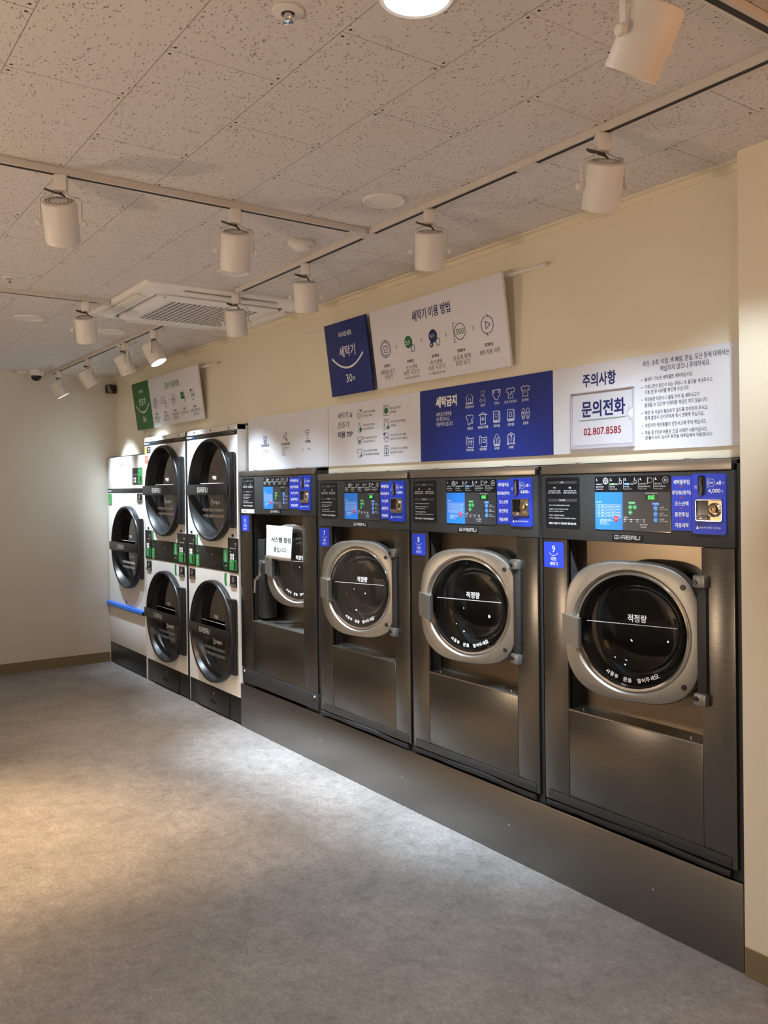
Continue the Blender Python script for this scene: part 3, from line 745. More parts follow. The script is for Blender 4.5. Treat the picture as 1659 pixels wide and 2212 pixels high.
# extras of the extra large machine
o = tuple(w6.location); L = lambda a: -5.126+a
br = obj('base_panel', MB(o).bbox(L(.02), L(.97), -.003, .012, .302, .393, .003), 'charcoal_metal', w6)
for x in (L(.045), L(.935)):
    obj('bolt', MB(o).lathe((x, -.003, .372), [(.0001, -.006), (.007, -.005), (.009, 0)], 'y', 14, True), 'chrome', br)
lt = obj('latch_housing', MB(o).bbox(L(.175), L(.275), .035, .12, .735, 1.235, .005), 'charcoal_metal', w6)
obj('latch_lever', MB(o).tube([(-4.735, .0, 1.098), (-4.790, -.015, 1.095), (-4.800, -.022, 1.06), (-4.800, -.024, 1.02), (-4.830, -.03, .995), (-4.848, -.034, .985), (-4.850, -.034, .905)], .0095, 10), 'handle_steel', w6)
obj('latch_pivot', MB(o).cyl((-4.79, 0, 1.097), .017, -.03, .04, 'y', 18), 'handle_grey', w6)
obj('latch_plate', MB(o).bbox(-4.745, -4.705, -.02, .02, 1.03, 1.145, .004), 'handle_steel', w6)
ws = obj('price_sticker', MB(o).box(L(.03), L(.212), -.0014, 0, 1.400, 1.426), 'paper_white', w6)
prt('lettering', MB(o).text('사용중지', L(.075), 1.413, .013, -.0018, .065, bold=.01).text('점검', L(.15), 1.413, .010, -.0018), 'ink_red', ws)

# paper notice taped on the door of washer 6
ang = R(15.5); hx, hy = -5.126+.930, .092
def on_door(s, p): return (hx-s*math.cos(ang)+p*math.sin(ang), hy-s*math.sin(ang)-p*math.cos(ang))
cxp, cyp = on_door(.375, .012)
pn = thing('paper_notice', 'white paper notice with black handwriting style letters hung on the far washer door', 'notice', (cxp, cyp, 1.232), rot=(0, R(2.2), ang))
mb = MB(); nx, nz = 10, 8; G = []
def curl(u, v): return -.003-.010*(1-v)*u-.005*math.sin(u*PI)*(1-v)-.004*max(0, v-.7)*(1-u)
for j in range(nz+1):
    for i in range(nx+1):
        u, v = i/nx, j/nz; G.append((-.108+.222*u, curl(u, v), -.1+.2*v))
fs = [(j*(nx+1)+i, j*(nx+1)+i+1, (j+1)*(nx+1)+i+1, (j+1)*(nx+1)+i) for j in range(nz) for i in range(nx)]
mb.add(G, fs)
ps = obj('sheet', mb, 'paper_white', pn)
sol = ps.modifiers.new('thickness', 'SOLIDIFY'); sol.thickness = .0004
tm = MB().text('시스템 점검', .022, .018, .030, 0, .165, bold=.02).text('중입니다.', .022, -.042, .029, 0, .118, bold=.01)
tm.v = [(a, curl((a+.108)/.222, (c+.1)/.2)-.0012, c) for a, b, c in tm.v]
prt('lettering', tm, 'ink_black', ps)

# ------------------------------------------------------------------ dryers
def dryer_door(t, o, cx, cz, hinge_r, warn='dim', wide=0):
    d = obj('door', MB(o).lathe((cx, 0, cz), [(.350, .012), (.354, -.004), (.354, -.034), (.350, -.044), (.344, -.048), (.338, -.047), (.332, -.040), (.322, .010), (.314, .032)], 'y', 96), 'black_plastic', t, smooth=40)
    # square hinge side of the door
    x1 = hinge_r
    hp = MB(o).bbox(cx+.215, x1, -.032, -.002, cz-.252, cz+.252, .010)
    obj('hinge_plate', hp, 'black_plastic', d)
    obj('hinge_pin', MB(o).bbox(x1-.038, x1-.012, -.040, -.03, cz-.215, cz+.215, .004), 'black_matte', d)
    obj('glass', MB(o).lathe((cx, 0, cz), [(.316, .030), (.0005, .029)], 'y', 80, False, True), 'dryer_glass', d)
    b = obj('handle', MB(o).bbox(cx-.362, cx+.345, -.060, -.046, cz-.034, cz+.040, .004), 'black_plastic', d)
    prt('lettering', MB(o).tech('GIRBAU', cx-.06, cz+.002, .030, .165, -.0606), 'badge_silver', b)
    tx = MB(o); dim = MB(o); y = .0275
    tx.text('적정량', cx-.050, cz+.087, .026, y, .066, bold=.006).rect(cx-.300, cx+.20, cz+.046, cz+.0495, y)
    A = tx if warn == 'hand' else dim
    A.icon('hand', cx-.095, cz-.084, .050, .003, y).text('뜨거움 주의', cx-.068, cz-.088, .022, y, .105, 'l')
    B = MB(o).text('작동 중 언제든지 문을 열어 건조상태 확인이 가능 합니다', cx-.262, cz-.140, .021, y, .425, 'l', .012)
    B2 = MB(o).text('사전 언제든 문을 열면 뜨거운 문을 주의 하세요', cx-.256, cz-.182, .021, y, .392, 'l', .012)
    prt('lettering', tx, 'ink_white', d)
    if warn != 'hand': prt('faint_lettering', dim, 'ink_dim', d)
    for q in (B, B2): prt('warning_line', q, 'ink_dim' if warn == 'hand' else 'ink_white', d)
    dm = obj('drum', MB(o).lathe((cx, 0, cz), [(.319, .036), (.30, .06), (.30, .075), (.345, .085), (.345, .46), (.0005, .46)], 'y', 64, False, True), 'drum_grey', t)

def control_box(t, o, a, b, z0, z1):
    """black control box with display, four buttons, green coin label"""
    W, H = b-a, z1-z0; X = lambda k: a+k*W; Z = lambda k: z0+k*H; y = -.006
    c = obj('control_box', MB(o).rrect(a, b, z0, z1, y, .006, 4, .002), 'black_gloss', t)
    q = y-.0005
    prt('led_display', MB(o).rect(X(.35), X(.62), Z(.78), Z(.87), q), 'led_window', c)
    for i, j in ((.30, .50), (.52, .50), (.30, .41), (.52, .41)):
        prt('button', MB(o).lathe((X(i+.03), q, Z(j)), [(.0105, 0), (.0105, -.0015), (.009, -.002)], 'y', 14, False, True), 'ink_white', c)
    g = obj('coin_label', MB(o).rect(X(.16), X(.88), Z(.06), Z(.40-.03), q), 'label_green', c)
    obj('coin_slot', MB(o).rrect(X(.62), X(.78), Z(.09), Z(.34), q-.0012, .005, 4, q-.0002), 'black_gloss', c)
    obj('coin_lip', MB(o).bbox(X(.55), X(.84), q-.006, q, Z(.085), Z(.10), .001), 'chrome', c)
    tx = MB(o).text('건조시간', X(.2), Z(.70), .007, q, W*.6, 'l').text('코스', X(.2), Z(.60), .007, q, align='l').text('500원', X(.78), Z(.84), .008, q).text('x 4', X(.78), Z(.78), .007, q)
    tx.text('500원', X(.30), Z(.32), .008, q-.0004).text('동전', X(.30), Z(.25), .007, q-.0004).text('투입', X(.30), Z(.19), .007, q-.0004)
    prt('lettering', tx, 'ink_white', c)

def number_tag(t, o, a, b, z0, z1, num, up):
    q = -.0048; m = (a+b)/2
    s = obj('number_sticker', MB(o).box(a, b, q, -.001, z0, z1), 'label_green', t)
    H = z1-z0
    tx = MB(o).text(num, m, z1-.026*H/.1, .026, q-.0005).text('중형', m, z0+.036*H/.1, .013, q-.0005).text('건조기', m, z0+.017*H/.1, .013, q-.0005)
    smile(tx, m, z1-.042*H/.1, .034, .008, .002, q-.0005)
    prt('lettering', tx, 'ink_white', s)
    if up is not None:
        k = 1 if up else -1; e = z1+.006 if up else z0-.006
        fr = MB(o).stroke([(a+.002, e), (a+.002, e+k*.022), (m, e+k*.044), (b-.002, e+k*.022), (b-.002, e)], .0035, q)
        prt('arrow_frame', fr, 'label_green', s)
        prt('arrow_lettering', MB(o).text('위' if up else '아래', m, e+k*.016, .013, q), 'ink_white', s)

def coin_box(t, o, a, b, z0, z1):
    c = obj('coin_return', MB(o).rrect(a, b, z0, z1, -.004, .004, 3, .001), 'black_gloss', t)
    m = (a+b)/2; zm = (z0+z1)/2
    obj('coin_lock', MB(o).lathe((m+.012, -.004, zm+.01), [(.020, 0), (.022, -.006), (.014, -.010), (.004, -.008)], 'y', 20, False, True), 'chrome', c)
    obj('coin_tray', MB(o).bbox(a+.006, b-.006, -.012, -.004, z0+.004, z0+.02, .003), 'chrome', c)

def dryer_stack(x0, W, label, nums, right_side, warn):
    o = (x0, 0, 0); t = thing('stacked_dryer', label, 'dryer', o, 'stacked tumble dryers')
    L = lambda a: x0+a
    c = MB(o).box(L(0), L(.006), .003, .62, .008, 1.984).box(L(W-.006), L(W), .0, .62, .19, 1.984).box(L(0), L(W), .6, .62, .008, 1.984).box(L(.0), L(W), .003, .62, 1.978, 1.985).box(L(.0), L(W), .001, .06, 1.951, 1.978)
    obj('cabinet', c, 'enamel_white', t)
    for k in (.16, .5, .84): obj('screw', MB(o).lathe((L(W*k), .001, 1.968), [(.0001, -.003), (.006, -.002), (.007, 0)], 'y', 12, True), 'black_plastic', t)
    hb = obj('header_bar', MB(o).bbox(L(.002), L(W-.002), -.004, .01, 1.918, 1.950, .002), 'black_plastic', t)
    tx = MB(o).text('Express', L(.012), 1.934, .018, -.0046, .088, 'l', .02)
    tx.text('사용하기 전에 반드시 설명서를 읽으세요', L(W-.12), 1.942, .005, -.0046, .20).text('건조가 끝나면 바로 꺼내 주세요', L(W-.12), 1.930, .005, -.0046, .16)
    prt('lettering', tx, 'ink_white', hb)
    prt('blue_lettering', MB(o).text('Dry', L(.104), 1.933, .019, -.0046, .040, 'l', .015), 'film_blue', hb)
    cx = L(.468)
    obj('upper_panel', MB(o).plate_hole(L(.006), L(W-.004), 1.0, 1.917, cx, 1.551, .330, 0, .012), 'enamel_white', t)
    obj('lower_panel', MB(o).plate_hole(L(.006), L(W-.004), .181, .998, cx, .576, .330, 0, .012), 'enamel_white', t)
    dryer_door(t, o, cx, 1.551, L(W-.022), warn[0]); dryer_door(t, o, cx, .576, L(W-.022), warn[1])
    md = obj('filter_drawer', MB(o).bbox(L(.148), L(.690), -.004, .008, 1.002, 1.158, .003), 'black_plastic', t)
    obj('drawer_pull', MB(o).rrect(L(.375), L(.485), 1.030, 1.052, -.0045, .009, 5), 'black_matte', md)
    obj('keyhole', MB(o).lathe((L(.43), -.004, 1.105), [(.0001, -.002), (.007, -.002), (.008, 0)], 'y', 12, True), 'chrome', md)
    control_box(t, o, L(.010), L(.143), 1.002, 1.231); control_box(t, o, L(.694), L(W-.004), 1.002, 1.231)
    for a in (L(.075), L(.765)): obj('key_lock', MB(o).cyl((a, 0, 1.248), .010, -.008, 0, 'y', 14), 'black_plastic', t)
    number_tag(t, o, L(.150), L(.214), 1.006, 1.094, nums[0], True)
    number_tag(t, o, L(.620), L(.686), 1.062, 1.152, nums[1], False)
    coin_box(t, o, L(.030), L(.130), .905, .982); coin_box(t, o, L(.716), L(.818), .905, .982)
    prt('arrow_decal', MB(o).add([(L(.152), -.0008, 1.160), (L(.186), -.0008, 1.160), (L(.180), -.0008, 1.20), (L(.190), -.0008, 1.236), (L(.160), -.0008, 1.236), (L(.150), -.0008, 1.20)], [(0, 1, 2, 3, 4, 5)]), 'label_green', t)
    dc = MB(o).add([(L(.625), -.0008, .990), (L(.660), -.0008, .990), (L(.652), -.0008, .945), (L(.662), -.0008, .905), (L(.632), -.0008, .905), (L(.620), -.0008, .94)], [(0, 1, 2, 3, 4, 5)])
    prt('arrow_decal', dc, 'label_green', t)
    bs = obj('base_drawer', MB(o).bbox(L(.002), L(W-.002), .004, .03, .012, .178, .003), 'black_plastic', t)
    obj('drawer_front', MB(o).bbox(L(.135), L(.675), -.003, .006, .016, .174, .002), 'black_plastic', bs)
    obj('drawer_pull', MB(o).rrect(L(.36), L(.475), .062, .088, -.0035, .010, 5), 'black_matte', bs)
    obj('keyhole', MB(o).lathe((L(.43), -.003, .135), [(.0001, -.002), (.006, -.002), (.007, 0)], 'y', 12, True), 'chrome', bs)
    return t

d2 = dryer_stack(-6.880, .868, 'middle white dryer stack with a yellow and red warning label at its upper left', ('2', '3'), False, ('dim', 'hand'))
d3 = dryer_stack(-5.994, .848, 'white dryer stack standing directly against the steel washers', ('4', '5'), True, ('dim', 'hand'))
o = tuple(d2.location)
obj('edge_strip', MB(o).box(-6.011, -5.996, -.006, .02, .006, 1.972), 'black_plastic', d2)
prt('warning_label', MB(o).rect(-6.872, -6.825, 1.855, 1.908, -.0008), 'label_yellow', d2)
wl = prt('notice_label', MB(o).rect(-6.825, -6.740, 1.855, 1.910, -.0008), 'black_gloss', d2)
prt('lettering', MB(o).text('주의', -6.78, 1.892, .013, -.0012).text('고온 주의', -6.78, 1.872, .009, -.0012), 'ink_white', wl)
rl = prt('red_label', MB(o).rect(-6.872, -6.790, 1.775, 1.838, -.0008), 'label_red', d2)
prt('lettering', MB(o).text('화재 주의', -6.831, 1.815, .010, -.0012).text('인화물 금지', -6.831, 1.797, .008, -.0012), 'ink_white', rl)
prt('paper_label', MB(o).rect(-6.872, -6.800, 1.720, 1.773, -.0008), 'paper_white', d2)

# single dryer in the corner
x0, W = -7.836, .936; o = (x0, 0, 0); L = lambda a: x0+a
d1 = thing('tumble_dryer', 'single white dryer in the far corner with a blue film ledge below its door', 'dryer', o)
c = MB(o).box(L(0), L(.006), .003, .7, .006, 1.852).box(L(W-.006), L(W), .003, .7, .006, 1.852).box(L(0), L(W), .68, .7, .006, 1.852).box(L(0), L(W), .003, .7, 1.846, 1.852)
obj('cabinet', c, 'enamel_white', d1)
obj('top_strip', MB(o).box(L(.05), L(W), .02, .07, 1.853, 1.862), 'black_plastic', d1)
up = obj('upper_panel', MB(o).bbox(L(.003), L(W-.003), -.002, .012, 1.573, 1.850, .004), 'enamel_white', d1)
obj('keyhole', MB(o).rrect(L(.375), L(.393), 1.765, 1.790, -.004, .007, 5, -.002), 'black_plastic', up)
hb = obj('header_bar', MB(o).bbox(L(.002), L(W-.002), -.004, .01, 1.538, 1.571, .002), 'black_plastic', d1)
prt('lettering', MB(o).text('Express', L(.015), 1.555, .016, -.0046, .085, 'l', .02), 'ink_white', hb)
prt('blue_lettering', MB(o).text('Dry', L(.104), 1.554, .017, -.0046, .038, 'l', .015), 'film_blue', hb)
obj('front_panel', MB(o).plate_hole(L(.004), L(W-.004), .556, 1.537, L(.558), 1.071, .330, 0, .012), 'enamel_white', d1)
dryer_door(d1, o, L(.558), 1.071, L(W-.014), 'dim')
y = -.006
cb = obj('control_box', MB(o).rrect(L(.672), L(.905), 1.608, 1.746, y, .008, 4, .0), 'black_gloss', d1)
prt('coin_label', MB(o).rect(L(.805), L(.900), 1.613, 1.742, y-.0005), 'label_green', cb)
tx = MB(o).text('건조시간', L(.70), 1.690, .009, y-.001, .11, 'l').text('500원', L(.85), 1.72, .012, y-.001).text('x 4', L(.85), 1.695, .010, y-.001)
prt('lettering', tx, 'ink_white', cb)
for i in range(2):
    for j in range(2): prt('button', MB(o).lathe((L(.715+.038*i), y, 1.632+.024*j), [(.010, 0), (.010, -.002), (.008, -.0025)], 'y', 12, False, True), 'ink_white', cb)
obj('coin_slot', MB(o).rrect(L(.862), L(.888), 1.622, 1.675, y-.002, .006, 4, y-.0006), 'black_gloss', cb)
coin_box(d1, o, L(.775), L(.895), 1.455, 1.530)
number_tag(d1, o, L(.022), L(.105), 1.430, 1.528, '1', None)
obj('filter_panel', MB(o).bbox(L(.004), L(W-.004), 0, .012, .186, .520, .004), 'enamel_white', d1)
obj('filter_ledge', MB(o).bbox(L(.0), L(W-.004), -.022, .012, .522, .553, .003), 'black_plastic', d1)
obj('film_strip', MB(o).add([(L(.0), -.026, .530), (L(.905), -.026, .530), (L(.935), -.024, .5545), (L(.0), -.024, .5545), (L(.0), .0, .562), (L(.935), .0, .562)], [(0, 1, 2, 3), (3, 2, 5, 4)]), 'film_blue', d1)
obj('keyhole', MB(o).rrect(L(.455), L(.472), .575, .600, -.003, .007, 5, 0), 'black_plastic', d1)
obj('base_panel', MB(o).bbox(L(.002), L(W-.002), .004, .03, .010, .183, .003), 'black_plastic', d1)

# ------------------------------------------------------------------ wall panels above the washers
PY = .070
def wall_panel(name, label, x0, x1, mat):
    o = ((x0+x1)/2, WALL_Y, 1.676)
    t = thing(name, label, 'sign', o)
    obj('board', MB(o).box(x0+.0012, x1-.0012, PY, WALL_Y-.0005, 1.676, 2.015), mat, t)
    return t, o
Y0 = PY-.0008
t, o = wall_panel('service_panel', 'white wall panel with trolley, camera and wifi pictograms, leftmost above the washers', -5.126, -4.125, 'panel_white')
nv = MB(o); bk = MB(o)
for kd, x, z, sz in (('cart', -4.893, 1.870, .058), ('cctv', -4.627, 1.872, .056), ('wifi', -4.357, 1.873, .062)): prt('pictogram', MB(o).icon(kd, x, z, sz, .0035, Y0), 'ink_navy', t)
prt('caption', MB(o).text('편리한 세탁물 이동', -4.890, 1.830, .018, Y0, .105, bold=.02).text('카트를 이용하여 세탁물을', -4.890, 1.797, .010, Y0, .09).text('편리하게 이동할 수 있습니다', -4.890, 1.783, .010, Y0, .10), 'ink_black', t)
bk.text('CCTV 설치 완료', -4.622, 1.828, .018, Y0, .105, bold=.02)
for k, l in enumerate(('안전을 위해 설치되었습니다', '24시간 녹화', '매장 내 이용', '고객 안전보호', '설치 운영')):
    bk.text(l, -4.667, 1.804-.011*k, .0085, Y0, (.085, .05, .035, .045, .05)[k], 'l')
prt('caption', bk, 'ink_black', t)
prt('caption', MB(o).text('와이파이', -4.352, 1.829, .018, Y0, .058, bold=.02).text('ID', -4.415, 1.785, .012, Y0).text('PW', -4.340, 1.785, .012, Y0), 'ink_black', t)

t, o = wall_panel('tips_panel', 'white wall panel of usage tips with eight small icons and navy heading', -4.123, -3.279, 'panel_white')
nv = MB(o); bk = MB(o); gn = MB(o)
nv.text('세탁기 &', -4.024, 1.952, .036, Y0, .148, 'l').text('건조기', -4.023, 1.900, .035, Y0, .110, 'l').text('이용 TIP', -4.022, 1.847, .034, Y0, .147, 'l', .02)
TIPS = [('이용하기 전 기계 내부를', '먼저 확인해 주세요', .112, .088), ('액체 세제, 섬유 유연제는', '자동으로 투입됩니다', .112, .106), ('일부 세탁물의 경우 건조 후', '수축 가능성이 있습니다', .125, .108), ('건조 시, 자판기에서 판매하는', '종이 섬유유연제를 투입해보세요', .132, .148),
        ('세탁기 사용 후 문을', '열어주세요', .090, .050), ('세탁기와 건조기의 적정량을', '지켜주세요', .128, .048), ('건조가 끝나기 전 추가 금액을', '넣으면 건조 시간이 연장됩니다', .133, .146), ('모든 세탁기는 고온 살균세탁을', '통해 관리되고 있습니다', .142, .110)]
for k, (a, b, wa, wb) in enumerate(TIPS):
    cx = -3.808 if k < 4 else -3.562; zc = (1.945, 1.876, 1.808, 1.740)[k % 4] + (0 if k < 4 else .001)
    prt('pictogram', MB(o).icon(('pail', 'bottle', 'shirts', 'shirt', 'machine', 'machine', 'coin_ring', 'machine')[k], cx, zc, .050, .0022, Y0), 'ink_navy', t)
    tx_ = cx+(.034 if k < 4 else .036)
    prt('tip_text', MB(o).text(a, tx_, zc+.0085, .0125, Y0, wa, 'l').text(b, tx_, zc-.0105, .0125, Y0, wb, 'l'), 'ink_black', t)
    if k == 4: gn.disc(cx, zc-.002, .015, Y0)
    elif k == 6: nv.text('500', cx, zc, .015, Y0); nv.disc(cx-.018, zc+.019, .007, Y0-.0003)
    elif k == 7: gn.rect(cx-.003, cx+.003, zc-.014, zc+.012, Y0); gn.disc(cx, zc-.012, .006, Y0-.0002)
    else: gn.disc(cx+(.017, .012, 0, .016, 0, .02)[k], zc+(.021, -.012, -.008, -.014, 0, -.018)[k], (.006, .012, .008, .008, 0, .009)[k], Y0-.0003)
prt('lettering', nv, 'ink_navy', t); prt('green_marks', gn, 'ink_green', t)

t, o = wall_panel('forbidden_items_panel', 'deep blue wall panel with rows of white clothing pictograms', -3.277, -2.414, 'panel_blue')
wh = MB(o)
wh.text('세탁금지', -3.081, 1.951, .048, Y0, .149, bold=.035)
for k, (l, ww) in enumerate((('세탁금지 항목을', .112), ('꼭! 확인하시고', .098), ('이용부탁드립니다.', .122))): wh.text(l, -3.155, 1.893-.0235*k, .020, Y0, ww, 'l')
XC = (-2.917, -2.829, -2.741, -2.653, -2.565)
GRID = [('house', 'teddy', 'diaper', 'leaf_shirt', 'wool_shirt'), ('oil_shirt', 'hospital', 'cotton', 'wool_quilt', 'shoes'), ('roll', 'car_roll', 'fur_coat', 'leather')]
CAPS = [('애완동물 용품', '솜인형', '기저귀', '마,견 등 천연섬유', '울 100%'), ('기름오염', '병원관련 세탁물', '목화이불', '양모이불', '운동화'), ('우레탄카페트', '자동차매트', '모피류', '가죽류')]
CW = [(.058, .028, .032, .074, .038), (.038, .066, .038, .038, .032), (.054, .048, .030, .030)]
for r_ in range(3):
    for c_ in range(len(GRID[r_])):
        pg = MB(o).icon(GRID[r_][c_], XC[c_], (1.949, 1.853, 1.753)[r_], .050, .0021, Y0)
        pg.text(CAPS[r_][c_], XC[c_], (1.911, 1.814, 1.717)[r_], .0125, Y0, CW[r_][c_])
        prt('pictogram', pg, 'ink_white', t)
prt('lettering', wh, 'ink_white', t)

t, o = wall_panel('caution_panel', 'white wall panel of small print cautions, rightmost above the washer marked 9', -2.412, -1.592, 'panel_white')
nv = MB(o); bk = MB(o)
prt('heading', MB(o).text('주의사항', -2.175, 1.954, .050, Y0, .158, bold=.02), 'ink_navy', t)
prt('headline', MB(o).text('파손, 수축, 이염, 색 빠짐, 분실, 도난 등에 대해서는', -1.973, 1.984, .0215, Y0, .343, 'l').text('책임지지 않으니 주의하세요.', -1.899, 1.959, .0205, Y0, .199, 'l'), 'ink_navy', t)
LINES = [('물세탁 가능한 세탁물만 세탁하십시오.', 1.928, .200, 1), ('기계고장의 원인이 되는 주머니 속 물건을 꺼내주시고', 1.901, .273, 1), ('가동 전/후 내부를 확인해 주십시오.', 1.882, .185, 0), ('적정용량 미준수시 품질 저하 및 세탁사고가', 1.856, .224, 1), ('발생될 수 있으며 이에따른 책임은 지지 않습니다.', 1.836, .254, 0),
         ('매장 내 시설이 훼손되지 않도록 주의하여 주시고', 1.809, .253, 1), ('문제 발생시 관리자에게 즉시 연락해 주십시오.', 1.790, .241, 0), ('어린이와 애완동물의 안전사고에 주의 하십시오.', 1.763, .250, 1), ('작동 중 STOP 버튼은 긴급 시에만 사용하십시오.', 1.737, .253, 1), ('(환불이 되지 않으며 동전을 재투입해야 작동합니다)', 1.718, .270, 0)]
for l, z, ww, dot in LINES:
    if dot and bk.f: prt('caution_text', bk, 'ink_black', t); bk = MB(o)
    bk.text(l, -1.966, z, .0150, Y0, ww, 'l')
    if dot: bk.rect(-1.980, -1.976, z-.002, z+.001, Y0)
prt('caution_text', bk, 'ink_black', t)

# acrylic holder with the phone notice
hx0, hx1, hz0, hz1 = -2.306, -2.012, 1.696, 1.908
o = ((hx0+hx1)/2, PY, hz0)
t = thing('acrylic_holder', 'clear acrylic pocket with a phone number card on the white caution panel', 'sign holder', o)
obj('back_plate', MB(o).box(hx0, hx1, PY-.0042, PY-.002, hz0, hz1), 'acrylic_edge', t)
cd = obj('card', MB(o).box(hx0+.004, hx1-.004, PY-.0052, PY-.0042, hz0+.010, hz1-.006), 'panel_white', t)
y = PY-.0058
prt('lettering', MB(o).text('문의전화', -2.153, 1.843, .060, y, .205, bold=.022), 'ink_navy', cd)
prt('underline', MB(o).stroke([(-2.275, 1.8015), (-2.045, 1.8035)], .0016, y).stroke([(-2.262, 1.7985), (-2.060, 1.8005)], .0012, y), 'ink_green', cd)
prt('phone_number', MB(o).text('02.807.8585', -2.158, 1.757, .027, y, .178, bold=.012), 'ink_red', cd)
P = [(hx0, hz0), (hx1, hz0), (hx1, 1.795)]+[(hx1+.022*math.cos(R(-90-180*k/12)), 1.818+.022*math.sin(R(-90-180*k/12))) for k in range(13)]+[(hx1, 1.841), (hx1, hz1), (hx0, hz1)]
obj('front_sheet', MB(o).prism(P, PY-.0125, PY-.0105), 'clear_acrylic', t, smooth=None)
eg = MB(o).box(hx0-.002, hx1+.002, PY-.013, PY-.001, hz0-.004, hz0+.004)
eg.box(hx0-.002, hx1+.002, PY-.013, PY-.001, hz1-.002, hz1+.002).box(hx0-.002, hx0, PY-.013, PY-.001, hz0, hz1)
for a, b in zip(P[1:-1], P[2:]): eg.stroke([a, b], .002, PY-.0128)
obj('edge', eg, 'acrylic_edge', t, smooth=None)

# ------------------------------------------------------------------ hanging signs on rails
TILT = math.atan2(.050, .386)
def sign_rail(x0, x1, label):
    o = ((x0+x1)/2, WALL_Y, 2.43)
    t = thing('sign_rail', label, 'rail', o)
    obj('tube', MB(o).cyl((0, .050, 2.440), .0085, x0, x1, 'x', 16), 'fixture_white', t)
    for x in (x0+.2, x1-.2): obj('bracket', MB(o).box(x-.008, x+.008, .050, WALL_Y, 2.434, 2.446), 'fixture_white', t)
sign_rail(-4.290, -2.425, 'long white tube rail behind the big washer signs')
sign_rail(-7.480, -5.560, 'white tube rail behind the green dryer sign near the corner')
def hanging(name, label, x0, x1, group, mat, z0=2.057):
    """board whose lower edge rests near the wall and whose top leans out; local z from 0 to .389"""
    o = (x0, .048, z0)
    t = thing(name, label, 'sign', o, group, (TILT, 0, 0))
    obj('board', MB().bbox(0, x1-x0, -.004, .010, 0, .3895, .001), mat, t)
    return t
T = -.0046
t = hanging('washer_sign', 'dark blue hanging sign with a white smile, left of the large white sign', -4.036, -3.637, 'hanging signs', 'sign_blue')
X = lambda x: x+4.036
Zs = lambda z: (z-2.057)/math.cos(TILT)
m = MB().text('WASHER', X(-3.838), Zs(2.376), .026, T, .132).text('세탁기', X(-3.835), Zs(2.285), .058, T, .152, bold=.008).text('30', X(-3.845), Zs(2.143), .044, T, .060).text('분', X(-3.797), Zs(2.138), .022, T)
smile(m, X(-3.840), Zs(2.258), .295, .060, .0105, T)
prt('lettering', m, 'ink_white', t)
t = hanging('washer_steps_sign', 'large white hanging sign of five washing steps above the washers', -3.596, -2.622, 'hanging signs', 'sign_white')
X = lambda x: x+3.596
nv = MB(); gn = MB(); bk = MB(); wt = MB()
prt('heading', MB().text('세탁기 이용 방법', X(-3.109), Zs(2.365), .050, T, .283, bold=.012), 'ink_navy', t)
zc = Zs(2.246); IW = .0032
prt('pictogram', MB().icon('washer_door', X(-3.490), zc, .088, IW, T), 'ink_navy', t)
gn.disc(X(-3.300), zc+.008, .030, T); prt('pictogram', MB().icon('hand', X(-3.277), zc-.014, .060, IW, T-.0006), 'ink_navy', t)
nv.disc(X(-3.110), zc+.008, .031, T); nv.disc(X(-3.127), zc-.030, .013, T); gn.icon('hand', X(-3.086), zc-.012, .060, IW, T-.0006)
wt.text('코스', X(-3.305), zc+.006, .018, T-.0003).text('추가', X(-3.115), zc+.008, .018, T-.0003).text('+', X(-3.127), zc-.030, .013, T-.0003)
prt('pictogram', MB().icon('coin', X(-2.924), zc, .086, IW, T), 'ink_navy', t); gn.text('500', X(-2.919), zc, .026, T, .052)
prt('pictogram', MB().icon('start', X(-2.739), zc, .082, IW, T), 'ink_navy', t)
for x in (-3.397, -3.199, -3.015, -2.831): prt('chevron', MB().stroke([(X(x)-.004, zc+.009), (X(x)+.004, zc), (X(x)-.004, zc-.009)], .0026, T), 'ink_navy', t)
SX = (-3.491, -3.299, -3.107, -2.924, -2.741); caps = [MB() for _ in SX]
for k, x in enumerate(SX): caps[k].text('STEP.%d' % (k+1), X(x), Zs(2.163), .0125, T, .050, bold=.03)
for l, x, z, ww, h in (('세탁물 넣고', -3.493, 2.134, .118, .023), ('문닫기', -3.488, 2.109, .066, .023), ('코스선택', -3.298, 2.133, .088, .023), ('버튼 누르기', -3.300, 2.109, .120, .023), ('미선택시 표준코스로 작동', -3.300, 2.085, .114, .012),
                   ('추가선택', -3.107, 2.133, .086, .023), ('버튼 누르기', -3.108, 2.110, .120, .023), ('추가 작업을 원할 경우 선택', -3.109, 2.085, .118, .012), ('요금에 맞게', -2.924, 2.134, .118, .023), ('동전 넣기', -2.922, 2.109, .096, .023), ('세탁 자동 시작', -2.741, 2.133, .130, .023)):
    caps[min(range(5), key=lambda q: abs(x-SX[q]))].text(l, X(x), Zs(z), h, T, ww)
prt('lettering', nv, 'ink_navy', t); prt('green_marks', gn, 'ink_green', t); [prt('step_caption', c_, 'ink_black', t) for c_ in caps]; prt('white_lettering', wt, 'ink_white', t)

